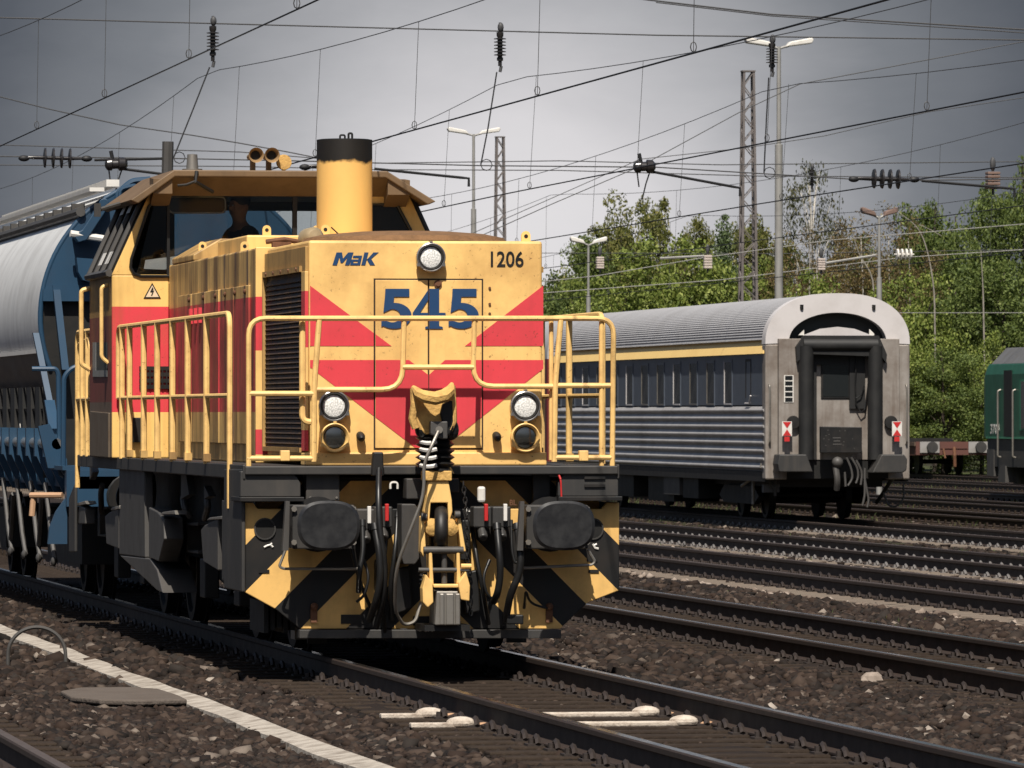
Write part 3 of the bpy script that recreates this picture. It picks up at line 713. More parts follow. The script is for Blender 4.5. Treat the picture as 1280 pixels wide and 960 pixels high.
# canvas hood over the coupling head
b = MB()
rings = [[(98,92),(130,60),(180,72),(238,62),(248,95),(246,160),(225,205),(130,205),(104,170)],]
front = lq([cz(*p) for p in rings[0]], CYF)
back = lq([cz(*p) for p in [(104,60),(135,48),(180,60),(225,50),(242,62),(248,150),(228,215),(125,215),(98,150)]], CYF + .3)
b.loft([(x, CYF - .02, z) for x, z in front], [(x, CYF + .3, z) for x, z in back]); PC('canvas_hood', b, 'canvas', bevel=.025)
b = MB(); b.tube([lp(*cz(*p), CYF-dy) for p, dy in [((103,40),.02),((125,64),.10),((150,74),.15),((180,79),.17),((212,70),.15),((232,52),.09),((240,28),.02)]], [.018,.042,.05,.052,.05,.042,.016], 8); b.tube([lp(*cz(*p), CYF-.02) for p in [(106,44),(108,100),(100,150),(112,185)]], .03, 8); b.tube([lp(*cz(*p), CYF-.02) for p in [(240,34),(244,100),(246,160),(232,190)]], .026, 8); PC('canvas_fold', b, 'canvas', smooth=True)
b = MB()
b.ball(lp(*cz(150, 148), CYF+.02), (.05,.04,.05), 12, 8); b.pr(lq([cz(*p) for p in [(206,98),(244,84),(247,185),(226,215),(208,175),(198,130)]], CYF-.04), CYF-.045, CYF+.1, 'y'); b.ball(lp(*cz(238, 190), CYF+.03), (.06,.05,.08), 12, 8); b.ball(lp(*cz(132, 190), CYF+.03), (.05,.05,.06), 12, 8)  # black polygon paints the shade on the canvas's right side, beside the pads
PC('rubber_pad', b, 'rubber', bevel=.012)
cpoly([(165,160),(225,160),(225,222),(205,222),(165,205)], CYF-.10, CYF+.05, 'mgrey', 'socket_box').parent = cp
b = MB(); b.cyl(lp(*cz(195,190),CYF-.1), lp(*cz(195,190),CYF-.13), .028); PC('socket_cap', b, 'steel')
b = MB(); b.tube(fillet([lp(*cz(192,196),CYF-.14), lp(*cz(172,240),CYF-.2), lp(*cz(140,310),CYF-.2), lp(*cz(142,420),CYF-.2), lp(*cz(95,540),CYF-.18), lp(*cz(40,680),CYF-.1), lp(*cz(38,830),CYF+.1), lp(*cz(70,880),CYF+.2), lp(*cz(110,870),CYF+.2), lp(*cz(130,800),CYF+.25)], .3, 6), .013, 8); PC('control_cable', b, 'steel', smooth=True)
# bracket and throat
for (pts, y0, y1, m, nm) in (
    ([(145,335),(240,335),(240,370),(145,370)], CYF-.02, CYF+.2, 'canvas', 'top_bracket'),
    ([(158,370),(228,370),(240,440),(242,480),(228,520),(225,448),(165,448),(160,520),(142,480),(150,440)], CYF, CYF+.12, 'hoodfront', 'coupling_yoke'),
    ([(165,445),(226,445),(226,620),(165,620)], CYF+.2, CYF+.3, 'deep', 'yoke_back'),
    ([(62,452),(110,452),(128,480),(128,640),(110,665),(70,665),(62,640)], CYF+.1, CYF+.35, 'dgrey', 'pivot_plate'),
    ([(132,495),(142,495),(148,605),(140,640),(130,620)], CYF-.05, CYF+.08, 'hoodfront', 'side_arm'),
    ([(258,490),(268,490),(290,620),(272,620)], CYF-.05, CYF+.08, 'hoodfront', 'side_arm'),
    ([(158,620),(170,620),(176,740),(162,740)], CYF-.10, CYF+.05, 'hoodfront', 'lower_arm'),
    ([(256,620),(268,620),(272,740),(258,740)], CYF-.10, CYF+.05, 'hoodfront', 'lower_arm'),
    ([(148,700),(172,730),(175,800),(155,818),(138,800),(136,750)], CYF-.14, CYF+.0, 'hoodfront', 'coupling_claw'),
    ([(262,730),(290,690),(304,740),(302,795),(272,790)], CYF-.14, CYF+.0, 'hoodfront', 'coupling_claw'),
    ([(175,735),(270,735),(270,748),(175,748)], CYF-.12, CYF-.02, 'hoodfront', 'cross_bar')):
    cpoly(pts, y0, y1, m, nm).parent = cp
b = MB(); b.stack(lp(*cz(170,535),CYF), (0,1,0), [(-.06,.02),(-.04,.062),(.02,.07),(.1,.06)], 14); b.stack(lp(*cz(232,535),CYF), (0,1,0), [(-.06,.02),(-.04,.062),(.02,.07),(.1,.06)], 14); PC('pivot_knob', b, 'canvas', smooth=True)
b = MB(); b.tube(fillet([lp(*cz(202,470),CYF+.1), lp(*cz(202,500),CYF-.06), lp(*cz(202,560),CYF-.10), lp(*cz(198,592),CYF-.02), lp(*cz(200,600),CYF+.1)], .1), .052, 12); PC('draw_hook', b, 'black', smooth=True)
b = MB()
for v, r_, m_ in ((615,.028,0),(685,.018,0)): b.cyl(lp(*cz(122 if v > 650 else 140, v), CYF-.08), lp(*cz(300 if v > 650 else 280, v), CYF-.08), r_, seg=10)
b.cyl(lp(*cz(213,620),CYF-.05), lp(*cz(213,735),CYF-.05), .022, seg=10); b.cyl(lp(*cz(150,497),CYF-.06), lp(*cz(132,497),CYF-.06), .03, seg=10); b.cyl(lp(*cz(250,490),CYF-.06), lp(*cz(268,490),CYF-.06), .03, seg=10)
PC('cross_rod', b, 'mgrey', smooth=True)
b = MB(); b.cyl(lp(*cz(272,672),CYF-.09), lp(*cz(308,672),CYF-.09), .02, seg=10); PC('yellow_grip', b, 'hoodfront')
b = MB()
for u in (140, 292):
    pts = [lp(*cz(u + 12*math.cos(k*PI/4), 695 + k*1.9), CYF + .03 + .04*math.sin(k*PI/4)) for k in range(30)]; b.tube(pts, .008, 5)
PC('coil_spring', b, 'black', smooth=True)
cpoly([(186,760),(262,760),(266,880),(180,880)], CYF-.12, CYF+.2, 'steel', 'coupling_head').parent = cp
b = MB()
for (u0, u1) in ((188,204),(210,238),(243,260)): b.box(lp(*cz(u0,800),CYF)[0], lp(*cz(u1,800),CYF)[0], CYF-.14, CYF-.12, lp(*cz(190,878),CYF)[2], lp(*cz(190,766),CYF)[2])
PC('head_rib', b, 'steel', bevel=.01)
b = MB(); b.box(lp(*cz(140,890),CYF)[0], lp(*cz(300,890),CYF)[0], CYF-.05, CYF+.5, lp(*cz(190,900),CYF)[2], lp(*cz(190,878),CYF)[2]); PC('head_rest', b, 'black')
# chain
b = MB()
for k in range(26):
    p = Vector(lp(*cz(280 + 26*(k/25.0) + 5*math.sin(k*.25), 385 + k*18), CYF+.05))
    pts = [p + Vector((.014*math.cos(t*PI/4) if k % 2 else 0, 0 if k % 2 else .014*math.cos(t*PI/4), .026*math.sin(t*PI/4))) for t in range(8)]
    b.tube(pts, .006, 5, closed=True)
PC('chain', b, 'black')
# air hoses and taps
def hose(pts, r, name='air_hose', m='rubber'):
    b = MB(); P2 = [lp(*p) for p in pts]; r *= .8; b.tube(fillet(P2, .5, 6), r, 10); [b.stack(Vector(P2[q]), Vector(P2[q+1])-Vector(P2[q]), [(0,r*1.25),(.05,r*1.25)], 10) for q in (0,)]; o = P(name, b, m, smooth=True); return o
def tap(px, py, m):
    x,_,z = lp(px, py, .4); b = MB(); b.box(x-.09,x+.05,.42,.6,z-.10,z+.06); b.cyl((x-.02,.5,z-.08),(x-.02,.38,z-.18),.035); o = P('air_tap', b, 'dgrey', bevel=.012)
    b = MB(); b.box(x-.014,x+.014,.36,.40,z-.05,z+.08); P('tap_lever', b, m, parent=o, bevel=.005)
tap(461, 646, 'white'); tap(483, 643, 'redtap'); tap(607, 643, 'redtap'); tap(631, 643, 'white')
hose([(468,655,.36),(474,690,.28),(476,722,.28),(470,752,.32),(462,775,.5)], .034)
hose([(453,650,.42),(454,690,.35),(449,715,.32),(448,740,.4)], .026)
hose([(474,570,.6),(473,620,.35),(474,660,.3),(481,700,.3),(480,745,.33),(470,785,.5)], .03)
hose([(621,655,.36),(624,690,.27),(626,716,.27),(622,742,.3),(617,752,.4)], .034)
hose([(646,655,.36),(651,690,.27),(650,716,.27),(638,742,.3),(632,775,.45)], .036)
hose([(639,650,.42),(640,690,.36),(645,708,.34),(650,690,.36)], .014)
hose([(485,650,.5),(480,700,.4),(478,760,.55),(482,800,.7)], .02)
hose([(655,760,.64),(657,735,.5),(662,755,.62),(688,761,.66)], .012)
b = MB(); q = lq([(466,565),(478,565),(479,595),(464,595)], .55); b.pr(q, .5, .6, 'y'); P('cable_socket', b, 'black', bevel=.01)
b = MB(); b.box(*[lp(631,770,.5)[0], lp(652,770,.5)[0]], .40, .6, lp(631,780,.5)[2], lp(631,768,.5)[2]); P('hose_coupler', b, 'black', bevel=.01)
for (px, m) in ((702, 'redtap'),):
    hose([(698,592,.62),(701,600,.6),(702,625,.6)], .009, 'tail_cable', 'redtap')

# clutter between the buffers: brackets, cocks and looped hoses
hose([(432,640,.66),(440,690,.5),(452,735,.5),(468,770,.62)], .018)
hose([(497,640,.66),(494,690,.5),(487,735,.52),(490,775,.66)], .022)
hose([(590,650,.66),(596,700,.5),(604,740,.5),(611,780,.66)], .020)
hose([(612,700,.5),(603,722,.45),(609,745,.45),(622,752,.5)], .014)
hose([(455,700,.5),(462,722,.45),(455,745,.45),(446,752,.5)], .014)
for pts in ([(500,646),(512,646),(516,700),(498,704)], [(578,650),(588,650),(588,700),(576,700)], [(470,700),(484,700),(484,736),(470,740)], [(492,712),(512,708),(516,760),(494,768)], [(580,716),(598,712),(600,764),(582,768)]):
    b = MB(); b.pr(lq(pts, .58), .58, PY-.002, 'y'); P('hose_bracket', b, 'black', bevel=.01)
b = MB(); q = lq([(508,598),(528,598),(528,624),(508,624)], .5); b.box(q[0][0],q[1][0],.5,.7,q[2][1],q[0][1]); P('valve_box', b, 'dgrey', bevel=.01)
b = MB(); q = lq([(560,598),(574,598),(574,616),(560,616)], .5); b.box(q[0][0],q[1][0],.5,.7,q[2][1],q[0][1]); P('valve_box', b, 'black', bevel=.01)
b = MB(); b.tube(fillet([lp(488,611,.6),lp(488,603,.6),lp(497,603,.6),lp(497,611,.6)],.03), .009, 6); P('coupling_pin', b, 'white', smooth=True)

# ---- running gear seen from the left
def side(pts, name, m, xs=-1.42, t=.3, parent=None, bevel=.01):
    b = MB(); b.pr(ls(pts, xs), xs, xs + t, 'x'); return P(name, b, m, bevel=bevel, parent=parent)
XS = -1.42
side([(149,586),(180,586),(181,697),(149,693)], 'fuel_tank', 'mgrey', t=.08)
side([(186,634),(197,640),(204,648),(205,674),(198,702),(186,697)], 'fuel_tank', 'mgrey', t=.17)
side([(149,694),(187,698),(196,712),(203,741),(196,738)], 'fuel_tank_sump', mat('sump_paint', (.07,.065,.06), .5, dirt=(.03,.025,.02), amt=.5), t=.30)
side([(131,645),(137,640),(148,634),(148,686),(133,680)], 'sand_box', 'mgrey', t=.06)
side([(251,662),(256,656),(272,648),(272,713),(254,702)], 'sand_box', 'mgrey', t=.06)
side([(90,640),(100,632),(106,635),(106,655),(92,655)], 'sand_box', 'mgrey', t=.10)
side([(280,586),(302,586),(302,740),(280,735)], 'step_side_plate', 'dgrey', xs=-1.46, t=.03)
side([(86,622),(93,605),(93,690),(86,690)], 'step_side_plate', 'dgrey', xs=-1.46, t=.03)
for pts in ([(258,650),(262,647),(277,645),(277,649)],[(138,638),(140,634),(149,632),(149,636)],[(200,643),(203,640),(218,638),(219,643)],[(93,633),(96,629),(106,626),(108,630)]): side(pts, 'box_lid', 'steel', xs=-1.43, t=.1, bevel=.004)
for (pts) in ([(232,654),(247,653),(247,657),(234,657),(234,688),(247,688),(247,692),(232,690)], [(122,634),(133,633),(133,636),(125,637),(125,668),(132,668),(132,671),(122,670)]): side(pts, 'axle_guide', 'mgrey', xs=-1.2, t=.12, bevel=.004)
for pts in ([(226,583),(231,583),(236,618),(226,624)],[(112,570),(116,590),(112,600)],[(255,607),(261,620),(255,624)]): side(pts, 'frame_gusset', 'mgrey', xs=-1.3, t=.06, bevel=.003)
for pts in ([(229,622,-1.25),(231,636,-1.25),(238,646,-1.2)],[(259,622,-1.25),(260,634,-1.25),(256,648,-1.2)],[(128,606,-1.25),(126,616,-1.25),(127,640,-1.2)],[(190,595,-1.3),(192,612,-1.3),(190,632,-1.3)]):
    b = MB(); b.tube(fillet([(xs, on_x(a,c,LX+xs).y-LY, on_x(a,c,LX+xs).z) for a,c,xs in pts], .3), .028, 8); P('sand_pipe', b, 'mgrey', smooth=True)
b = MB(); b.tube([(-1.2, 2.3, 1.0),(-.85,2.3,.6),(-.82,2.2,.22)], .022); b.box(-.9,-.74,1.9,2.15,.1,.24); P('sand_pipe', b, 'steel')
for yb in (2.7, 5.1, 9.9, 12.2):
    ws = empty('wheelset', (0, yb, .5)); ws.parent = loco
    for sx in (-1, 1):
        b = MB(); b.stack((sx*.69,0,0),(sx,0,0),[(0,.53),(.03,.53),(.032,.5),(.13,.49),(.132,.42),(.10,.40),(.10,.16),(.16,.14),(.16,.0)],36); P('wheel', b, 'deep', smooth=True, parent=ws)
    P('axle', MB().cyl((-.7,0,0),(.7,0,0),.09,seg=16), 'deep', parent=ws)
for (a, c) in ((1.7, 6.1), (8.9, 13.2)):
    b = MB()
    for sx in (-1, 1):
        b.pr([(a,.75),(a+.5,.55),(a+1.6,.45),(c-1.6,.45),(c-.5,.55),(c,.75),(c-.4,.98),(a+.4,.98)], sx*1.02, sx*1.14, 'x')
        for y in (a+1.0, c-1.0): b.box(*sorted((sx*1.14, sx*1.26)), y-.18, y+.18, .34, .66)
    b.box(-1.0,1.0,(a+c)/2-.3,(a+c)/2+.3,.45,.8)
    P('bogie_frame', b, 'deep', bevel=.01)
b = MB()
for k in range(16): b.box(-1.25+k*.05, -1.215+k*.05, 1.0, 1.9, .18+.02*(k%3), .42)
P('rail_guard', b, 'deep')
P('guard_iron', MB().box(-.85,-.70,1.5,1.55,.08,.5).box(.70,.85,1.5,1.55,.08,.5), 'dgrey')

# ---- driver
def skin_person(name, nodes, edges, m, parent=None, sub=2):
    me = bpy.data.meshes.new(name); me.from_pydata([n[:3] for n in nodes], edges, [])
    o = bpy.data.objects.new(name, me); COL.objects.link(o)
    md = o.modifiers.new('skin', 'SKIN'); 
    lay = me.skin_vertices[0].data if me.skin_vertices else None
    if lay is None:
        bm = bmesh.new(); bm.from_mesh(me); bm.verts.layers.skin.verify(); bm.to_mesh(me); bm.free(); lay = me.skin_vertices[0].data
    for i, n in enumerate(nodes):
        r = n[3] if isinstance(n[3], (tuple, list)) else (n[3], n[3]); lay[i].radius = r; lay[i].use_root = (i == 0)
    md.use_smooth_shade = True
    s = o.modifiers.new('sub', 'SUBSURF'); s.levels = sub; s.render_levels = sub
    me.materials.append(m)
    if parent: o.parent = parent
    return o
drv = empty('person', (LX - .25, LY + 11.05, 2.03), math.radians(-62))
tag(drv, 'dark-clothed train driver seated behind the cab windscreen of the yellow locomotive', 'person')
# local frame: the driver faces -y; seat 0.95 above the raised floor pedestal
N = [(0,.05,1.0,(.15,.12)), (0,.04,1.18,(.14,.11)), (0,.02,1.36,(.16,.115)), (0,.02,1.47,(.10,.085)), (0,.0,1.55,(.052,.055)), (0,-.015,1.63,(.066,.078)), (0,-.02,1.70,(.077,.092)), (0,-.01,1.77,(.062,.075)),
     (-.19,.02,1.43,.058), (-.26,-.05,1.17,.046), (-.21,-.28,1.10,.037), (-.18,-.37,1.11,.028), (-.17,-.43,1.115,(.018,.036)),
     (.19,.02,1.43,.058), (.26,-.05,1.17,.046), (.21,-.28,1.10,.037), (.18,-.37,1.11,.028), (.17,-.43,1.115,(.018,.036)),
     (-.10,-.05,.98,.085), (-.13,-.42,.98,.068), (-.13,-.46,.55,.05), (-.13,-.46,.16,.042), (-.13,-.60,.13,.036),
     (.10,-.05,.98,.085), (.13,-.42,.98,.068), (.13,-.46,.55,.05), (.13,-.46,.16,.042), (.13,-.60,.13,.036),
     (0,-.118,1.675,.013), (-.088,.0,1.68,.014), (.088,.0,1.68,.014)]
E = [(0,1),(1,2),(2,3),(3,4),(4,5),(5,6),(6,7),(3,8),(8,9),(9,10),(10,11),(11,12),(3,13),(13,14),(14,15),(15,16),(16,17),(0,18),(18,19),(19,20),(20,21),(21,22),(0,23),(23,24),(24,25),(25,26),(26,27),(6,28),(6,29),(6,30)]
for base, hx in ((12, -.17), (17, .17)):
    for k, (dx, ln) in enumerate(((-.027,.062),(-.009,.075),(.009,.07),(.026,.056))):
        i = len(N); N += [(hx+dx,-.465,1.112,.0095), (hx+dx*1.15,-.465-ln*.6,1.10,.009), (hx+dx*1.15,-.465-ln,1.07,.0075)]; E += [(base,i),(i,i+1),(i+1,i+2)]
    s = 1 if hx < 0 else -1; i = len(N); N += [(hx+s*.042,-.43,1.105,.011),(hx+s*.055,-.47,1.09,.0095)]; E += [(base-1,i),(i,i+1)]
M['skin'] = mat('skin', (.35,.19,.12), .55, amt=.05)
body = skin_person('body', N, E, M['skin'], drv)
J = [(n[0], n[1], n[2], (n[3][0]+.012, n[3][1]+.012) if isinstance(n[3], tuple) else n[3]+.012) for n in N]
cl = lambda ids: ([J[i] for i in ids], )
ids = [0,1,2,3,8,9,10,13,14,15]; mp = {k: i for i, k in enumerate(ids)}
skin_person('jacket', [J[i] for i in ids], [(mp[a],mp[c]) for a,c in E if a in mp and c in mp], mat('dark_jacket', (.012,.012,.015), .85, amt=.1), drv)
ids = [0,18,19,20,21,23,24,25,26]; mp = {k: i for i, k in enumerate(ids)}
skin_person('trousers', [J[i] for i in ids], [(mp[a],mp[c]) for a,c in E if a in mp and c in mp], mat('dark_trousers', (.015,.016,.02), .85, amt=.1), drv)
b = MB(); b.ball((0,.008,1.735),(.086,.098,.085),16,10); hair = b.build('hair', mat('dark_hair', (.012,.009,.007), .6, amt=.1), drv, True)
b = MB()
for s in (-1, 1): b.ball((s*.03,-.098,1.70),(.012,.008,.008),8,6)
b.build('eyes', M['white'], drv, True); MB().box(-.025,.025,-.103,-.092,1.628,1.634).build('mouth', mat('lips', (.25,.09,.07), .5), drv)
P('driver_seat', MB().box(-.52,.0,10.85,11.3,2.75,2.88).box(-.56,-.48,10.85,11.3,2.85,3.3).box(-.3,-.2,11.02,11.12,1.95,2.75), 'black', bevel=.03)

# ================================================================== hopper wagon behind it
hop = empty('hopper_wagon', (LX, LY, 0)); tag(hop, 'silver round-bodied hopper wagon with blue end frame coupled behind the locomotive', 'wagon')
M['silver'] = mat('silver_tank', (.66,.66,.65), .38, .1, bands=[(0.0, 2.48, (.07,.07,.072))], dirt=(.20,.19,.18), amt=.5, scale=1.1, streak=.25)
M['hblue'] = mat('hopper_blue', (.016,.047,.088), .45, dirt=(.02,.03,.05), amt=.4, scale=2, streak=.15)
M['palerust'] = mat('pale_rust', (.40,.24,.14), .7, amt=.3)
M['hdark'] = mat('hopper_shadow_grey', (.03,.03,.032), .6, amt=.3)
H = lambda name, b, m, smooth=False, bevel=0.0: b.build(name, M[m], hop, smooth, bevel)
ZC, RC, YF, YB = 2.82, 1.42, 18.3, 31.0
b = MB()
sec = [(RC*math.sin(t), ZC + RC*math.cos(t)) for t in [(-112 + 224*k/56)*PI/180 for k in range(57)]] 
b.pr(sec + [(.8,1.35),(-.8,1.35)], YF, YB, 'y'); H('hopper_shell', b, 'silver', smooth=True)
b = MB(); b.pr([p for p in sec if p[1] > 3.02] , YF-.05, YF, 'y'); ring = [p for p in sec if p[1] > 2.2]
b.tube([(p[0]*1.0, YF-.03, p[1]) for p in ring], .03, 6); H('end_panel', b, 'hblue', smooth=True, bevel=.01)
b = MB(); b.box(-1.40,1.40,YF-.12,YF-.05,2.98,3.10); b.box(-1.30,1.30,YF-.10,YF-.05,3.06,3.14); H('end_beam', b, 'hblue')
b = MB(); b.add([(-1.38,YF-.02,3.0),(1.38,YF-.02,3.0),(1.1,YF+1.6,1.4),(-1.1,YF+1.6,1.4)], [(0,1,2,3)]); b.box(-1.39,1.39,YF-.02,YF-.01,1.2,2.98); H('end_slope', b, 'deep')  # slope and upright sheet painted black for the shade under the end
def post(p0, p1, w, name='end_post', m='hblue'):
    b = MB(); a = Vector(p0); c = Vector(p1); b.loft([a+Vector((-w,0,0)),a+Vector((w,0,0)),a+Vector((w,.1,0)),a+Vector((-w,.1,0))],[c+Vector((-w,0,0)),c+Vector((w,0,0)),c+Vector((w,.1,0)),c+Vector((-w,.1,0))]); return H(name, b, m)
def hp_(px, py, y): return lp(px, py, y)
post(hp_(71,362,YF-.2), hp_(82,462,YF-.35), .035); post(hp_(45,416,YF-.1), hp_(62,500,YF-.6), .03); post((.55,YF-.2,2.98),(.6,YF-.6,2.1),.05)
post(hp_(62,500,YF-.6), hp_(72,560,YF-1.2), .05)
b = MB()   # diagonal bracing arm and its boss on the end panel
for pts in ([(92,295),(103,287),(126,252),(133,250),(136,258),(108,300),(98,303)],): b.pr(lq(pts, YF-.3), YF-.32, YF-.06, 'y')
b.cyl(lp(130,254,YF-.34), lp(130,254,YF-.05), .05, seg=14); H('end_bracket', b, 'hblue', bevel=.008)
b = MB(); b.tube([lp(88,292,YF-.3), lp(140,300,YF-.25)], .035, 8); H('end_rod', b, 'white', smooth=True)
b = MB(); b.pr(lq([(96,322),(122,324),(122,340),(112,352),(104,350),(98,340)], YF-.3), YF-.3, YF-.06, 'y'); H('lamp_bracket', b, 'hblue')
b = MB(); b.tube(fillet([lp(150,250,YF-.2), lp(150,236,YF-.2), lp(170,231,YF-.2), lp(173,240,YF-.2)], .05), .02, 6); b.tube(fillet([lp(146,252,YF-.1), lp(148,240,YF-.1), lp(165,226,YF-.1), lp(188,224,YF-.1)], .05), .03, 6); H('roof_bracket', b, 'hblue', smooth=True)
b = MB()   # roof walkway with its rail
b.box(-.75,-.62,YF,YB,4.14,4.21); b.box(.62,.75,YF,YB,4.14,4.21); b.box(-.95,-.80,YF-.3,YB,4.08,4.12); H('roof_ridge', b, 'white')
b = MB(); b.tube([(-1.02,YF-.1,3.88),(-1.02,YB,3.88)], .05, 8)
for k in range(12): b.box(-1.05,-.92,YF+.5+k*1.05,YF+.62+k*1.05,3.84,3.98)
H('roof_rail', b, 'mgrey')
b = MB(); b.box(-1.42,-1.405,YF+.05,YB,2.46,2.50); H('side_trim', b, 'white')
# lettering block seen through the cab is too small to read: three pale lines
b = MB()
for k, (x0, w) in enumerate(((.62,.22),(.62,.14),(.62,.18))): b.box(x0, x0+w, YF-.056, YF-.051, 3.44-k*.075, 3.475-k*.075)
H('label_strip', b, 'white')
# lower body: outlet slots, pipe, levers, frame
b = MB(); b.pr([(-1.36,1.9),(-1.02,1.4),(1.02,1.4),(1.36,1.9)], YF, YB, 'y'); H('lower_hopper', b, 'hdark')
b = MB()
for k in range(12):
    y = YF + .6 + k*1.0; b.pr([(y,1.62),(y+.55,1.62),(y+.5,2.12),(y+.05,2.12)], -1.37, -1.33, 'x')
H('outlet_slot_row', b, 'deep')
q = on_x(22, 539, LX-1.4); tx = text('number_lettering', '2', .2, (-1.375, q.y - LY, q.z), 'white', hop, rz=-PI/2)
b = MB(); b.tube([(-1.42,16.4,1.55),(-1.42,YB,1.55)], .055, 10); H('air_pipe', b, 'brightsteel', smooth=True)
b = MB()
for k in range(14):
    y = 17.0 + k*1.0; b.box(-1.50,-1.36,y,y+.12,1.42,1.70); b.pr([(-1.48,1.42),(-1.3,1.42),(-1.2,1.05),(-1.3,1.05)], y, y+.06, 'y')
H('pipe_bracket_row', b, 'hblue')
b = MB(); b.box(-1.3,1.3,15.4,YB,1.12,1.24); b.box(-1.42,1.42,15.4,15.6,.95,1.30); H('wagon_frame', b, 'hblue')
b = MB()
for k in range(8):
    y = 17.1 + k*1.7; b.tube([(-1.4,y+.8,1.15),(-1.38,y+.35,.6),(-1.36,y+.15,.38)], .024, 6)
    if k % 2: b.tube([(-1.38,y-.3,1.0),(-1.36,y+.25,.5)], .03, 6)
    b.ball((-1.38,y+.12,.38),(.03,.07,.05),8,6)
H('discharge_lever_row', b, 'mgrey', smooth=True)
b = MB(); b.tube(fillet([lp(40,461,16.6), lp(70,461,16.6), lp(73,468,16.6), lp(75,592,16.6), lp(80,595,16.6)], .06), .025, 8); b.tube(fillet([lp(112,458,16.0), lp(92,458,16.0), lp(80,470,16.0), lp(79,590,16.0), lp(86,594,16.0)], .06), .025, 8); H('end_handrail', b, 'hblue', smooth=True)
b = MB(); b.pr(lq([(48,533),(62,530),(84,575),(84,585),(60,585)], 16.4), 16.4, 16.5, 'y'); b.box(-1.45,1.45,15.5,16.8,1.30,1.34); H('end_platform', b, 'hblue')
b = MB(); b.tube([lp(38,619,16.0), lp(78,619,15.8)], .028, 8); b.tube([lp(42,620,16.0), lp(40,645,16.0)], .03, 8); H('rusty_lever', b, 'palerust', smooth=True)
b = MB(); b.pr(lq([(70,640),(84,620),(84,680),(60,680),(62,660)], 15.5), 15.5, 15.6, 'y'); H('corner_gusset', b, 'hblue')
b = MB()
for x in (-.875,.875): b.stack((x,14.75,1.05),(0,1,0),[(0,.18),(.03,.22),(.06,.22),(.061,.12),(.6,.13)],20)
H('wagon_buffer', b, 'deep', smooth=True)
for yb in (18.2, 20.0, 27.2, 29.0):
    b = MB()
    for sx in (-1,1): b.stack((sx*.69,yb,.46),(sx,0,0),[(0,.49),(.03,.49),(.032,.46),(.13,.45),(.132,.38),(.1,.36),(.1,0)],28)
    b.cyl((-.7,yb,.46),(.7,yb,.46),.08); H('wheelset', b, 'deep', smooth=True)
b = MB()
for a in (17.2, 26.2): b.box(-1.1,1.1,a,a+3.8,.35,.8)
H('bogie_frame', b, 'deep')
# ================================================================== sleeping coach on the far siding
CX, CY, CZ = 26.6, 128.5, -.19
coach = empty('passenger_coach', (CX, CY, 0)); tag(coach, 'blue sleeping coach with ribbed grey roof, yellow stripe and silver end wall', 'railway coach')
def kp(px, py, y=0.0):
    p = at(px, py, CY + y); return (p.x - CX, y, p.z)
def kq(pts, y=0.0): return [(lambda q: (q[0], q[2]))(kp(a, c, y)) for a, c in pts]
def K(name, b, m, smooth=False, bevel=0.0, parent=None): return b.build(name, M[m], parent or coach, smooth, bevel)
M['cblue'] = mat('coach_blue', (.080,.095,.122), .32, dirt=(.06,.065,.07), amt=.45, scale=.9, streak=.3, spec=.5)
M['crib'] = mat('ribbed_steel', (.36,.345,.335), .45, .15, dirt=(.13,.12,.115), amt=.5, scale=1.2, streak=.3)
M['croof'] = mat('coach_roof_grey', (.36,.355,.36), .55, .1, dirt=(.22,.215,.215), amt=.5, scale=.8, streak=.2)
M['cyel'] = mat('coach_stripe', (.80,.55,.20), .5, dirt=(.5,.3,.1), amt=.3, scale=1)
M['csilver'] = mat('end_steel', (.29,.265,.24), .5, .2, dirt=(.085,.055,.036), amt=.7, scale=1.3, lo=.40, hi=.68, streak=.45)
M['carch'] = mat('end_arch_paint', (.50,.475,.47), .5, dirt=(.3,.27,.25), amt=.5, scale=1)
M['recess'] = mat('recess_grey', (.022,.026,.026), .6, amt=.3)
M['coachglass'] = mat('coach_glass', (.008,.009,.009), .22, amt=.7, dirt=(.10,.10,.095), scale=1.1, spec=.3, rvar=.08)  # pale mottling paints the sky's reflection into the panes
CL = 25.0; HW = 1.375
ZB, ZW, ZG, ZE, ZT = .72, 2.02, 3.0, 3.25, 4.13
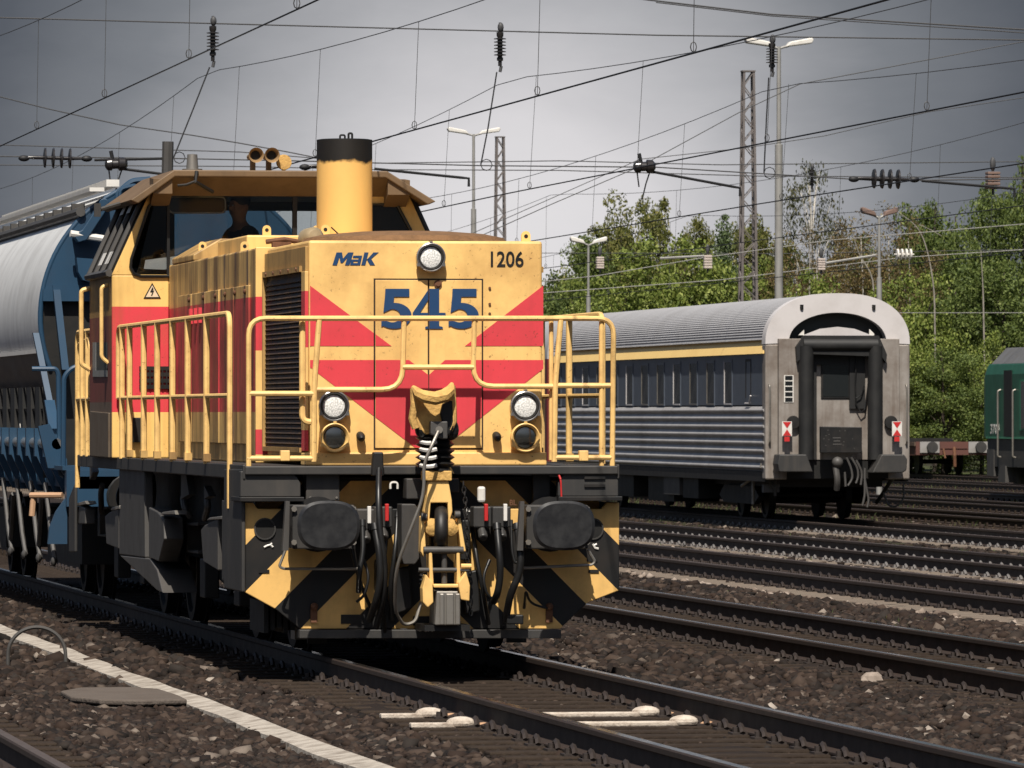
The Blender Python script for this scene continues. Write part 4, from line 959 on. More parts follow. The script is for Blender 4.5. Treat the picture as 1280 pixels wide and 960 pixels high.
# side walls: smooth blue above the waist, ribbed steel below
for sx in (-1, 1):
    b = MB(); b.box(*sorted((sx*HW, sx*(HW-.05))), .1, CL, ZW, ZG); K('side_wall', b, 'cblue')
    b = MB(); pts = []; nr = 8
    for k in range(nr):
        z = ZB + .04 + (ZW - ZB - .06) * k / nr; dz = (ZW - ZB - .06) / nr
        pts += [(sx*(HW-.012), z), (sx*(HW+.0), z+dz*.15), (sx*(HW+.045), z+dz*.38), (sx*(HW+.045), z+dz*.52), (sx*(HW+.0), z+dz*.92)]
    b.pr(pts + [(sx*(HW-.06), ZW), (sx*(HW-.06), ZB+.02)], .1, CL, 'y'); K('ribbed_panel', b, 'crib')
    b = MB(); b.box(*sorted((sx*(HW+.02), sx*(HW-.05))), .1, CL, ZB-.16, ZB+.03); K('sill_beam', b, 'black')
    b = MB(); b.pr([(sx*(HW+.06), ZG), (sx*(HW-.05), ZE), (sx*(HW-.08), ZE), (sx*(HW-.08), ZG)], .1, CL, 'y'); K('yellow_stripe', b, 'cyel')
    b = MB(); b.tube([(sx*(HW+.0), .1, ZE+.015), (sx*(HW+.0), CL, ZE+.015)], .014, 6); K('gutter', b, 'crib')
    for k in range(12):
        y = 3.9 + k*1.86; rt = empty('window', (sx*HW, y, 2.46)); rt.parent = coach
        b = MB()
        for (a, c, d, e) in ((-.44,-.38,-.45,.45),(.38,.44,-.45,.45),(-.38,.38,-.45,-.40),(-.38,.38,.40,.45)): b.box(-.012,.012,a,c,d,e)
        b.build('window_frame', M['cblue'], rt); MB().box(-.016,.016,.355,.39,-.42,.42).box(-.016,.016,-.37,.355,-.43,-.405).build('window_edge', M['steel'] if k % 3 else M['carch'], rt); MB().box(-.006,.008,-.38,.38,-.40,.40).build('window_pane', M['coachglass'], rt)  # pale side and bottom strips paint a highlight on the frame
    b = MB(); 
    for (a, c, d, e) in ((1.55,1.6,-.3,.45),(2.05,2.1,-.3,.45),(1.6,2.05,.40,.45)): b.box(*sorted((sx*HW, sx*(HW+.008))), a, c, 2.46+d, 2.46+e)
    K('door_outline', b, 'black')
    b = MB(); b.tube([(sx*(HW+.03),2.0,2.05),(sx*(HW+.03),1.6,2.05),(sx*(HW+.03),1.45,2.2)],.016,6); K('door_handle', b, 'carch')
# roof with many fine lengthwise ribs
b = MB(); pts = []; nn = 120
for k in range(nn + 1):
    t = math.radians(180 - 180*k/nn); cc = math.cos(t); ss = math.sin(t)
    r = 1.0 if k % 2 else .991
    x = HW*math.copysign(abs(cc)**.80, cc)*r; z = ZE + (ZT-ZE)*abs(ss)**.90*r
    pts.append((x, z))
b.pr(pts, .345, CL, 'y'); roof = K('roof', b, 'croof')
b = MB()
for k in range(6): b.box(-.72+k*.14, -.66+k*.14, 1.3, 1.75, ZT-.16+.027*k, ZT-.115+.022*k)
K('roof_vent', b, 'black', parent=roof)
b = MB()
for k in range(24): b.box(*( (lambda t: (HW*math.cos(t)*.0-.5, -.44))(1)), 2+k*.95, 2.2+k*.95, ZT-.115, ZT-.09)
K('roof_bracket', b, 'croof', parent=roof)
# end frame: arch with a lowered centre
def archp(hw, zt, ze=3.0, n=28, ex=.80): 
    o = []
    for k in range(n + 1):
        t = math.radians(180 - 180*k/n); cc = math.cos(t); ss = math.sin(t); o.append((hw*math.copysign(abs(cc)**ex, cc), ze + (zt-ze)*abs(ss)**.9))
    return o
outer = archp(1.405, ZT + .02, 3.18); inner_ = [(x, z) for x, z in archp(.95, 3.78, 3.2, 28, 1.0)]
b = MB(); o2 = [(1.405,3.2)]; 
n = len(outer); A = [(p[0], -.02, p[1]) for p in outer]; B = [(p[0], -.02, p[1]) for p in inner_]
fs = [(i, i+1, n+i+1, n+i) for i in range(n-1)]
A2 = [(p[0], .34, p[1]) for p in outer]; B2 = [(p[0], .34, p[1]) for p in inner_]
b.add(A + B + A2 + B2, fs + [(2*n+i, 2*n+n+i, 2*n+n+i+1, 2*n+i+1) for i in range(n-1)] + [(i, 2*n+i, 2*n+i+1, i+1) for i in range(n-1)] + [(n+i, n+i+1, 3*n+i+1, 3*n+i) for i in range(n-1)] + [(0,n,3*n,2*n),(n-1,3*n-1,4*n-1,2*n-1)])
K('end_arch', b, 'carch', smooth=True)
b = MB()
for s in (-1, 1): 
    x = s*.70; b.tube([(x,-.025,3.84),(x,-.025,3.93)], .035, 8)
K('lifting_slot', b, 'deep')
b = MB()   # side columns of the end
for s in (-1, 1):
    b.pr([(s*1.405,.60),(s*1.405,3.18),(s*.98,3.18),(s*.98,.60)], -.015, .3, 'y')
K('end_column', b, 'csilver', bevel=.03)
b = MB()
for s in (-1, 1): b.pr([(s*1.17,.98),(s*1.17,3.28),(s*.66,3.28),(s*.66,.98)], -.16, -.016, 'y')
K('end_panel', b, 'csilver', bevel=.008)
b = MB(); b.box(-.97,.97,.28,.33,.9,3.79); b.pr([(-.93,3.2),(.93,3.2)] + archp(.93, 3.77, 3.2)[::-1], .25, .30, 'y'); K('end_recess', b, 'recess')
b = MB(); b.pr(kq([(1004,423),(1004,419),(1025,411),(1047,408.5),(1068,411),(1089,419),(1089,423)], .1), .08, .12, 'y'); K('end_fairing', b, 'carch')
b = MB()
for px in (1001.5, 1089): b.pr(kq([(px-4,419),(px+3,412),(px+3,419)] if px < 1047 else [(px-3,411),(px+3,417),(px+3,420),(px-3,420)], .15), .1, .14, 'y')
K('lamp_lens', b, 'white')
# gangway: rubber rolls round a door
b = MB(); zt = 3.24; b.tube([(-.66,-.24,.98),(-.66,-.24,zt-.1)], .145, 14); b.tube([(.68,-.24,.98),(.68,-.24,zt-.1)], .145, 14); b.tube([(-.72,-.24,zt-.08),(.72,-.24,zt-.08)], .13, 14)
b.pr([(-.70,zt+.10),(.74,zt+.10),(.90,zt-.26),(.88,zt-.42),(.80,zt-.30),(-.66,zt-.25),(-.84,zt-.40),(-.86,zt-.12)], -.30, -.1, 'y')
M['gangway'] = mat('gangway_rubber', (.010,.010,.010), .6, dirt=(.025,.024,.022), amt=.5, scale=3)
K('gangway_bellows', b, 'gangway', smooth=True)
door = K('end_door', MB().box(-.55,.6,-.02,.04,.98,3.0), 'csilver')
b = MB(); w = kq([(1027,443),(1061,443),(1061,497),(1027,497)]); b.box(w[0][0]-.02,w[1][0]+.02,-.045,-.02,w[2][1]-.02,w[0][1]+.02); K('door_window', b, 'black', bevel=.03, parent=door)
b = MB(); b.box(w[0][0]+.02,w[1][0]-.02,-.05,-.044,w[2][1]+.02,w[0][1]-.02); K('door_pane', b, 'darkglass', parent=door)
K('door_frame', MB().box(-.53,-.42,-.07,-.02,.98,3.0).box(.22,.52,-.08,-.02,1.95,3.0).box(-.53,.52,-.06,-.018,2.78,3.02), 'gangway', parent=door)
b = MB(); b.tube([kp(a,c,-.12) for a,c in [(1071,440),(1069,480),(1070,505),(1076,516),(1081,512),(1084,490),(1086,470)]], .014, 6); b.tube([kp(a,c,-.14) for a,c in [(1070,498),(1076,494),(1080,482)]], .012, 6); K('hanging_cable', b, 'rubber', smooth=True)
b = MB(); b.pr(kq([(1025,533),(1077,534),(1077,566),(1025,566)], -.3), -.34, -.24, 'y'); fp = K('fall_plate', b, 'black', bevel=.01)
b = MB()
for (u, v, w_) in ((1041,548,10),(1042,552,8),(1041,556,11)): q_ = kp(u, v, -.34); b.box(q_[0], q_[0]+w_/64, -.345, -.34, q_[2], q_[2]+.022)
for k in range(14): q_ = kp(1028+RND.random()*40, 538+RND.random()*24, -.34); b.box(q_[0], q_[0]+.02, -.344, -.34, q_[2], q_[2]+.02)
K('worn_paint_mark', b, 'mgrey', parent=fp)
# ventilation slats, handles, tail boards, lamps
b = MB(); w = kq([(980,469),(992,469),(992,503),(980,503)], -.17); x0,x1,z0,z1 = w[0][0],w[1][0],w[2][1],w[0][1]
vg = MB().box(x0,x1,-.172,-.161,z0,z1).build('vent_frame', M['white'], coach)
for k in range(5): b.box(x0+.02,x1-.02,-.178,-.171,z0+.015+k*(z1-z0)/5,z0+(k+1)*(z1-z0)/5-.012)
K('vent_slat', b, 'darkglass', parent=vg)
for s, px in ((-1, 960), (1, 1135)):
    b = MB(); p0 = kp(px, 480, -.05); p1 = kp(px, 555, -.05); x = s*1.33
    b.tube(fillet([(x,-.02,p0[2]),(x,-.09,p0[2]-.03),(x,-.09,p1[2]+.03),(x,-.02,p1[2])], .05), .018, 8); K('grab_rail', b, 'steel', smooth=True)
for px in (983.5, 1121):
    x,_,z = kp(px, 536, -.34); rt = empty('tail_signal', (x, -.34, z)); rt.parent = coach
    MB().box(-.095,.095,-.02,0,-.14,.14).build('signal_board', M['white'], rt)
    b = MB(); b.pr([(-.08,.13),(.08,.13),(0,0.01)], -.026, -.02, 'y'); b.pr([(-.08,-.13),(.08,-.13),(0,-.01)], -.026, -.02, 'y'); b.build('red_triangle', M['redtap'], rt)
    b = MB(); b.box(-.05,.05,-.02,.01,-.24,-.15); b.build('red_lamp', M['redtap'], rt)
for px in (990, 1112):
    x,_,z = kp(px, 528, -.1); b = MB(); b.stack((x,-.16,z),(0,-1,0),[(0,.10),(.06,.13),(.10,.12),(.105,.0)],20); K('tail_lamp', b, 'deep', smooth=True)
# buffers with deep covers
for (pts) in ([(974,568),(1008,568),(1016,590),(974,590),(972,580)], [(1102,568),(1130,568),(1134,574),(1133,588),(1128,591),(1090,591)]):
    b = MB(); b.pr(kq(pts, -.6), -.62, -.10, 'y'); K('buffer', b, 'dgrey', bevel=.02)
b = MB(); b.box(-1.3,1.3,.0,.5,.62,.98); K('end_beam', b, 'deep')
b = MB(); b.tube(fillet([kp(1044,578,-.3),kp(1047,600,-.4),kp(1046,612,-.3)],.2),.06,8); b.ball(kp(1047,578,-.35),.11,10,8)
for pts in ([(1058,572),(1064,585),(1066,598),(1060,607)],[(1064,572),(1072,585),(1073,596),(1070,604)],[(1070,575),(1078,590),(1076,606)],[(1081,585),(1081,620),(1078,632)],[(1081,600),(1086,625),(1084,634)],[(1056,590),(1057,608)]): b.tube(fillet([kp(a,c,-.35) for a,c in pts],.3), .022, 6)
b.tube(fillet([kp(a,c,.5) for a,c in [(1104,615),(1110,632),(1120,634),(1130,624),(1129,606)]],.3),.02,6); b.tube([kp(1117,596,.3),kp(1096,628,2.5)],.04,6)
K('screw_coupling', b, 'mgrey', smooth=True)
b = MB(); b.tube([kp(960,600,.4),kp(968,612,.4)],.03); b.tube([kp(969,595,.4),kp(969,620,.4)],.03); b.box(-1.35,-1.05,.4,.6,.35,.5); K('foot_step', b, 'mgrey')
b = MB(); b.box(-1.0,1.0,.6,CL-.5,.45,.7)
for (a, c, x0, x1, z) in ((7.5,9.2,-1.3,-.6,.15),(10.5,13.5,-1.25,-.3,.05),(15,17,-1.3,-.5,.1),(8,12,.3,1.2,.1)): b.box(x0,x1,a,c,z,.7)
K('underframe', b, 'deep')
b = MB(); b.box(-1.34,-1.0,9.4,11.2,.2,.66); K('equipment_box', b, 'mgrey')
b = MB()
for yb in (3.0, 5.5, 19.5, 22.0):
    for sx in (-1,1): b.stack((sx*.69,yb,CZ+.46),(sx,0,0),[(0,.49),(.03,.49),(.032,.46),(.13,.45),(.132,.38),(.1,.36),(.1,0)],26)
    b.cyl((-.7,yb,CZ+.46),(.7,yb,CZ+.46),.08)
K('wheelset', b, 'deep', smooth=True)
b = MB()
for a in (2.2, 18.7):
    for sx in (-1,1): b.pr([(a,.25),(a+.5,.1),(a+3.6,.1),(a+4.1,.25),(a+3.6,.45),(a+.5,.45)], sx*.98, sx*1.1, 'x')
    b.box(-.9,.9,a+1.8,a+2.3,.1,.5)
K('bogie', b, 'deep')
b = MB(); b.tube([kp(951,585,.3), kp(951.5,579,.3)],.02); b.tube([(-1.3,2.9,.45),(-1.25,2.0,.62),(-1.25,2.0,.1)],.03); K('wire_bracket', b, 'steel')
# maroon coach coupled beyond it
mc = empty('maroon_coach', (CX, CY + CL + .9, 0)); tag(mc, 'maroon railway coach with grey roof mostly hidden behind the yellow locomotive', 'railway coach')
M['maroon'] = mat('maroon_paint', (.12,.018,.02), .4, amt=.3)
MB().pr([(-HW,.6),(HW,.6),(HW,3.1),(-HW,3.1)], 0, 24, 'y').build('body', M['maroon'], mc)
b = MB(); b.pr([(-HW,3.1)] + archp(HW, ZT, 3.12) + [(HW,3.1)], 0, 24, 'y'); b.build('roof', M['croof'], mc, True)
b = MB()
for k in range(10): b.box(-HW-.01,-HW,2+k*2.1,3+k*2.1,1.9,2.8)
b.build('window_row', M['darkglass'], mc)
b = MB(); b.box(-.9,.9,1,23,.1,.6); b.build('underframe', M['deep'], mc)

# ================================================================== rust-red flat wagon and green locomotive
fw = empty('flat_wagon', (54.8, 244.0, -.35)); tag(fw, 'rust red flat wagon standing between the coach and the green locomotive', 'wagon')
M['frust'] = mat('wagon_rust_red', (.095,.036,.027), .7, dirt=(.07,.035,.025), amt=.6, scale=1.5, streak=.3)
b = MB(); b.box(-1.45,1.45,0,18,1.05,1.18); b.build('deck', mat('deck_planks', (.10,.065,.045), .8, amt=.5, scale=2), fw)
b = MB(); b.box(-1.40,1.40,-.05,.2,.72,1.2); b.box(-1.4,-1.25,.2,18,.7,1.05); b.box(1.25,1.4,.2,18,.7,1.05); b.box(-.5,.5,-.08,-.05,.95,1.12); b.build('wagon_frame', M['frust'], fw)
for x in (-.9,.9):
    rt = empty('buffer', (x, 0, 1.0)); rt.parent = fw
    MB().box(-.36,.36,-.1,-.05,-.20,.20).build('buffer_plate', mat('buffer_plate_paint', (.25,.24,.23), .6, amt=.5), rt); bb = MB(); bb.stack((0,-.1,0),(0,-1,0),[(0,.12),(.45,.12),(.451,.21),(.5,.2)],16); bb.build('buffer_head', M['dgrey'], rt, True)
b = MB(); b.tube([(0,-.12,1.0),(0,-.2,.7),(.02,-.15,.3)],.06); b.tube([(-.4,-.12,.95),(-.35,-.2,.6)],.04); b.build('coupling', M['rustiron'], fw)
b = MB(); b.box(-1.44,0.2,1.0,3.0,1.19,1.32); b.build('load_beam', M['deep'], fw)
b = MB()
for yb in (2.5, 4.3, 14, 15.8):
    for sx in (-1,1): b.stack((sx*.69,yb,.46),(sx,0,0),[(0,.49),(.03,.49),(.032,.46),(.13,.45),(.1,0)],22)
    b.cyl((-.7,yb,.46),(.7,yb,.46),.08)
b.build('wheelset', M['deep'], fw, True)
gl = empty('green_locomotive', (41.9, 150.0, -.27)); tag(gl, 'dark green locomotive cut off by the right edge of the picture', 'locomotive')
M['lgreen'] = mat('loco_green', (.012,.085,.048), .4, dirt=(.01,.03,.02), amt=.4, scale=1.5, streak=.25)
M['lgrey'] = mat('loco_roof_grey', (.10,.10,.10), .55, amt=.4)
GLn = 26.0
b = MB(); prof = [(-1.5,1.5),(-1.5,3.15),(-1.42,3.42),(1.42,3.42),(1.5,3.15),(1.5,1.5)]
b.pr(prof, 0, GLn, 'y'); b.loft([(x, GLn, z) for x, z in prof], [(x*.96, GLn+.5, z if z < 3 else z-.1) for x, z in prof]); b.build('body', M['lgreen'], gl, bevel=.02)
b = MB(); b.pr([(-1.41,3.42),(-1.0,3.85),(1.0,3.85),(1.41,3.42)], .1, GLn-.2, 'y'); b.build('roof', M['lgrey'], gl, bevel=.02)
b = MB()
for k in range(5): b.box(-1.425,-1.0,1+k*5.2,1.06+k*5.2,3.40,3.86)
b.build('roof_seam', M['deep'], gl)
b = MB(); b.box(-1.46,1.46,.1,GLn,.75,1.5); b.build('frame_skirt', M['dgrey'], gl); 
b = MB(); b.box(-1.51,-1.49,0,GLn,1.48,1.53); b.build('waist_line', mat('pale_green', (.05,.2,.12), .5, amt=.2), gl)
for y in (24.3, 22.6):
    b = MB(); b.tube(fillet([(-1.5,y,2.75),(-1.58,y,2.72),(-1.58,y,1.02),(-1.5,y,1.0)],.06), .026, 8); b.build('grab_rail', M['steel'], gl, True)
b = MB(); b.box(-1.515,-1.5,23.0,23.9,1.55,3.25); b.build('door_recess', M['deep'], gl)
b = MB(); b.box(-1.52,-1.5,20.4,22.1,1.7,3.0); wfr = b.build('window_frame', mat('frame_green', (.02,.16,.09), .4, amt=.2), gl); MB().box(-1.53,-1.518,20.6,21.9,1.75,2.95).build('window_pane', M['darkglass'], wfr)
b = MB()
for k in range(12): b.pr([(-1.5,1.7+k*.125),(-1.56,1.68+k*.125),(-1.5,1.79+k*.125)], 8, 20.0, 'y')
b.build('louvre_panel', M['lgreen'], gl)
q = on_x(1240.5, 537, 41.9-1.5); text('number_lettering', '3704', .36, (-1.508, q.y - 150 - .3, q.z + .27), 'white', gl, rz=-PI/2, width=1.5)
b = MB(); b.box(-1.0,1.0,1,GLn-1,.3,.8)
for yb in (19, 21.5, 24):
    for sx in (-1,1): b.stack((sx*.69,yb,.5),(sx,0,0),[(0,.53),(.03,.53),(.032,.5),(.13,.49),(.1,0)],22)
b.build('running_gear', M['deep'], gl)
b = MB(); b.box(-1.5,-1.2,23.8,24.6,.35,.78); b.box(-1.48,-1.1,25.2,26,.5,1.2); b.build('cab_step', M['mgrey'], gl)

# ================================================================== ground, tracks
TR_X = [2.55, 7.55, 12.2, 17.0, 21.3, 26.6, 31.6, 36.6, 41.9, 48.3, 54.8]
ZX = [(-60,0),(8,0),(12.2,-.05),(17,-.07),(21.3,-.14),(26.6,-.19),(41.9,-.27),(54.8,-.35),(140,-.4)]
def zr(x):
    if x <= ZX[0][0]: return ZX[0][1]
    for (a, za), (c, zc) in zip(ZX, ZX[1:]):
        if x <= c: return za + (zc - za) * (x - a) / (c - a)
    return ZX[-1][1]
def zg(x, y=0):                     # ballast level below the rail tops, a shallow dip between tracks
    d = min(abs(x - t) for t in TR_X)
    return zr(x) - .205 - .07 * max(0.0, min(1.0, (d - 1.3) / .9)) * (1 if x < 60 else 0)
xs = [-4000,-800,-60,-20,-5] + [-4 + i*.35 for i in range(180)] + [62,75,100,140,800,4000]
ys = [-300,-20,10] + [20 + i*3 for i in range(100)] + [330,400,600,1200,5000]
rg = np.random.default_rng(5)
vs = [(x, y, zg(x, y) + (rg.normal(0, .012) if -5 < x < 60 and 10 < y < 330 else 0)) for y in ys for x in xs]
nx = len(xs); fs = [(j*nx+i, j*nx+i+1, (j+1)*nx+i+1, (j+1)*nx+i) for j in range(len(ys)-1) for i in range(nx-1)]
def gcol(nt, co, c):
    sx = nd(nt, 'ShaderNodeSeparateXYZ'); nt.links.new(co, sx.inputs[0])
    c = mixc(nt, ramp(nt, noise(nt, co, 9, 6, .7), [(.42, 0.0), (.62, 1.0)]), c, (.02,.014,.011))
    c = mixc(nt, ramp(nt, noise(nt, mapping(nt, co, (1.3,.35,1)), 1.0, 5, .6), [(.45, 0.0), (.7, .7)]), c, (.036,.026,.02))
    v = nd(nt, 'ShaderNodeTexVoronoi'); v.inputs['Scale'].default_value = 22; nt.links.new(co, v.inputs['Vector'])
    c = mixc(nt, ramp(nt, v.outputs[0], [(.1, 0.0), (.6, .75)]), c, (.014,.010,.008))
    far = ramp(nt, mth(nt, 'DIVIDE', sx.outputs[0], 60.0), [(.30, 0.0), (.62, 1.0)])
    g = mth(nt, 'MULTIPLY', far, ramp(nt, noise(nt, mapping(nt, co, (.8,.12,1)), 1.0, 5, .65), [(.42, 0.0), (.58, .85)]))
    return mixc(nt, g, c, (.055,.07,.022))
M['ground'] = mat('ballast_ground', (.018,.012,.009), .9, amt=.3, dirt=(.03,.022,.017), scale=.6, bump=1.0, bscale=16, spec=.15, extra=gcol)
me = bpy.data.meshes.new('ground'); me.from_pydata(vs, [], fs); me.materials.append(M['ground'])
ground = bpy.data.objects.new('ground', me); COL.objects.link(ground); tag(ground, kind='structure')
# rails
M['railside'] = mat('rail_rust', (.034,.022,.016), .65, .1, dirt=(.014,.010,.008), amt=.6, scale=5, streak=.1)
M['railtop'] = mat('rail_polished', (.62,.60,.58), .16, 1.0, dirt=(.35,.32,.3), amt=.3, scale=3)
M['railtopdull'] = mat('rail_dull', (.10,.075,.06), .5, .4, dirt=(.05,.035,.028), amt=.5, scale=3)
def rail_mesh(name, top):
    b = MB()
    pr_ = [(-.075,-.172),(.075,-.172),(.075,-.160),(.012,-.142),(.009,-.05),(.036,-.038),(.036,-.010),(.028,0),(-.028,0),(-.036,-.010),(-.036,-.038),(-.009,-.05),(-.012,-.142),(-.075,-.160)]
    n = len(pr_); y0, y1 = 18.0, 325.0
    A = [(p[0], y0, p[1]) for p in pr_]; B = [(p[0], y1, p[1]) for p in pr_]
    for i in range(n):
        j = (i + 1) % n; b.add([A[i], A[j], B[j], B[i]], [(0,1,2,3)], 1 if i in (7,) else 0)
    b.add(A, [list(range(n-1,-1,-1))]); b.add(B, [list(range(n))])
    o = b.build(name, [M['railside'], M[top]]); return o
M['sleeper'] = mat('sleeper_dusty_wood', (.025,.018,.0135), .9, dirt=(.062,.046,.034), amt=.6, scale=4, bump=.7, bscale=25, spec=.1)
M['sleeperpale'] = mat('sleeper_pale_concrete', (.14,.115,.092), .85, dirt=(.14,.10,.08), amt=.55, scale=3, bump=.4, bscale=30, spec=.1)
M['clip'] = mat('clip_iron', (.028,.021,.018), .6, .1, dirt=(.08,.06,.05), amt=.4, scale=20)
M['clipbright'] = mat('clip_highlight', (.20,.185,.175), .5, .3, dirt=(.06,.05,.04), amt=.4, scale=20)  # paler clips, bolt highlights put into the colour
def sleeper_mesh():
    b = MB(); b.box(-1.28,1.28,-.13,.13,-.33,-.176); return b
def clip_mesh():
    b = MB()
    for s in (-1, 1):
        x = s*.7525
        b.box(x-.17, x+.17, -.075, .075, -.178, -.162)
        for q in (-1, 1):
            xx = x + q*.105
            b.tube([(xx, -.075, -.165), (xx, -.055, -.14), (xx, 0, -.118), (xx, .055, -.14), (xx, .075, -.165)], .019, 5)
            b.cyl((xx+q*.03, 0, -.165), (xx+q*.03, 0, -.13), .02, seg=6)
    return b
rail_obs = {'railtop': None, 'railtopdull': None}
slp0 = {}
names = ['dark unpolished railway track in the bottom left corner', 'polished railway track under the yellow locomotive', 'railway track just right of the yellow locomotive, its rails black in shade',
         'railway track with a pale strip of stones along its near edge', 'railway track just in front of the blue coach', 'railway track carrying the blue sleeping coach',
         'railway track right behind the blue coach', 'weedy railway track between the blue coach and the green locomotive', 'railway track carrying the green locomotive', 'grassy railway track beyond the green locomotive', 'overgrown far track carrying the rust red flat wagon']
rng_sl = {0:(24,58), 1:(30,92), 2:(42,104), 3:(58,120), 4:(72,134), 5:(88,150)}
for i, tx in enumerate(TR_X):
    t = empty('railway_track', (tx, 0, zr(tx))); tag(t, names[i], 'railway track', 'railway tracks of the yard')
    top = 'railtop' if i in (1, 2) else 'railtopdull'
    for s in (-1, 1):
        if rail_obs[top] is None: o = rail_obs[top] = rail_mesh('rail', top)
        else: o = rail_obs[top].copy(); COL.objects.link(o)
        o.location = (s*.7525, 0, 0); o.parent = t
    sm = 'sleeperpale' if i in (3, 4, 5) else 'sleeper'; cm = 'clipbright' if i in (4, 5) else 'clip'
    key = (sm, cm)
    if i in rng_sl:
        a, c = rng_sl[i]; y = a; k = 0
        while y < c:
            if key not in slp0:
                so = sleeper_mesh().build('sleeper', M[sm], None, bevel=.012); clip_mesh().build('rail_clip', M[cm], so, True); slp0[key] = so
            else:
                so = copy_tree(slp0[key])
            so.location = (RND.uniform(-.02,.02), y, 0); so.rotation_euler = (0, 0, RND.uniform(-.012,.012)); so.parent = t; y += .63; k += 1
    else: c = 40
    b = MB(); y = c
    while y < 300:
        b.box(-1.28,1.28,y-.13,y+.13,-.33,-.176)
        for s in (-1, 1):
            for q in (-1, 1): b.box(s*.7525+q*.105-.02, s*.7525+q*.105+.02, y-.04, y+.04, -.176, -.10)
        y += .63
    if b.v: tag(b.build('sleeper_row', M[sm], t), kind='stuff')
# two white-painted sleepers in front of the locomotive
for (py) in (894.5, 906.5):
    p = on_z(775, py, -.17)
    b = MB()
    for (a, c) in ((-.60, .56), (-1.28, -.90)): b.box(a, c-.06, -.05, .05, -.178, -.145); b.ball((c-.05, 0, -.15), (.10, .065, .045), 12, 8); b.ball((c+.10, .02, -.165), (.06, .05, .02), 8, 6, 1)
    o = b.build('white_sleeper_bar', [mat('white_sleeper_paint', (.48,.42,.35), .8, dirt=(.14,.09,.06), amt=.75, scale=9, lo=.42, hi=.66, bump=.5, bscale=30), M['palerust']], None, bevel=.008)
    o.location = (7.55, p.y, 0)
    tag(o, 'white bar across the sleepers before the locomotive, the %s one' % ('far' if py < 900 else 'near'), 'marker bar', 'white bars across the track')

# ---- loose stones
def stones(name, pts, sizes, sub, mats, seed):
    bm = bmesh.new(); bmesh.ops.create_icosphere(bm, subdivisions=1, radius=1.0)
    if sub == 0:
        bm.free(); bm = bmesh.new(); bmesh.ops.create_cube(bm, size=1.3)
    bv = np.array([v.co[:] for v in bm.verts]); bf = [[v.index for v in f.verts] for f in bm.faces]; bm.free()
    r = np.random.default_rng(seed); n = len(pts); nv = len(bv)
    V = bv[None] * r.uniform(.50, 1.35, (n, nv, 1)) * np.stack([r.uniform(.7,1.25,n), r.uniform(.7,1.25,n), r.uniform(.5,.9,n)], 1)[:, None]
    a = r.uniform(0, 2*PI, n); tl = r.uniform(-.5, .5, n)
    ca, sa, ct, st = np.cos(a)[:,None], np.sin(a)[:,None], np.cos(tl)[:,None], np.sin(tl)[:,None]
    x, y, z = V[...,0], V[...,1], V[...,2]
    y, z = y*ct - z*st, y*st + z*ct
    x, y = x*ca - y*sa, x*sa + y*ca
    V = np.stack([x, y, z], -1) * sizes[:, None, None] + pts[:, None]
    me = bpy.data.meshes.new(name); nf = len(bf); L = len(bf[0])
    me.vertices.add(n*nv); me.vertices.foreach_set('co', V.reshape(-1).astype(np.float32))
    idx = (np.array(bf)[None] + (np.arange(n)*nv)[:, None, None]).reshape(-1)
    me.loops.add(len(idx)); me.loops.foreach_set('vertex_index', idx.astype(np.int32))
    me.polygons.add(n*nf); me.polygons.foreach_set('loop_start', (np.arange(n*nf)*L).astype(np.int32)); me.polygons.foreach_set('loop_total', np.full(n*nf, L, np.int32))
    me.update(); me.validate(); me.materials.append(mats)
    o = bpy.data.objects.new(name, me); COL.objects.link(o); tag(o, kind='stuff'); return o
def island(nt):
    g = nd(nt, 'ShaderNodeNewGeometry'); return g.outputs['Random Per Island']
def stone_col(nt, co, c):
    return ramp(nt, island(nt), [(0,(.006,.0045,.0035)),(.25,(.015,.0095,.007)),(.5,(.027,.0165,.0115)),(.65,(.019,.0155,.013)),(.8,(.036,.0235,.017)),(.92,(.052,.036,.027)),(.98,(.075,.058,.046)),(.995,(.16,.13,.105)),(1,(.30,.26,.22))])
M['stone'] = mat('ballast_stone', (.06,.05,.04), .85, amt=.3, dirt=(.03,.02,.015), scale=25, spec=.2, extra=stone_col)
def scatter(y0, y1, dens, smin, smax, seed, keep):
    r = np.random.default_rng(seed); xa, xb = .075*y0, .25*y1
    n = int((y1-y0)*(xb-xa)*dens); x = r.uniform(xa, xb, n); y = r.uniform(y0, y1, n)
    m = (x > .076*y - .8) & (x < .244*y + 1.0)
    x, y = x[m], y[m]; d = np.min(np.abs(x[:,None] - np.array(TR_X)[None]), 1)
    m = keep(x, y, d, r); x, y, d = x[m], y[m], d[m]
    z = np.array([zg(a) for a in x]); s = r.uniform(smin, smax, len(x)) * np.where(r.random(len(x)) > .96, 1.5, 1.0)
    s = np.where(d < 1.3, s*.62, s)
    return np.stack([x, y, z + s*.15], 1), s
def keep1(x, y, d, r): 
    rail = (np.abs(d - .7525) < .13) | ((np.abs(x - 5.47) < .115) & ((np.abs(x - 5.47) < .08) | (r.random(len(x)) < .55))) | ((x > 15) & (x < 28) & (d < 1.42) & (r.random(len(x)) < .93))
    return ~rail & ((d > 1.34) | (r.random(len(x)) < np.where(d < .7, .18, .45)))
pts, s = scatter(31, 52, 230, .022, .052, 1, keep1); stones('ballast_stones', pts, s, 1, M['stone'], 2)
pts, s = scatter(52, 82, 95, .03, .07, 3, keep1); stones('ballast_stones', pts, s, 1, M['stone'], 4)
pts, s = scatter(82, 150, 22, .035, .08, 5, keep1); stones('ballast_stones', pts, s, 0, M['stone'], 6)
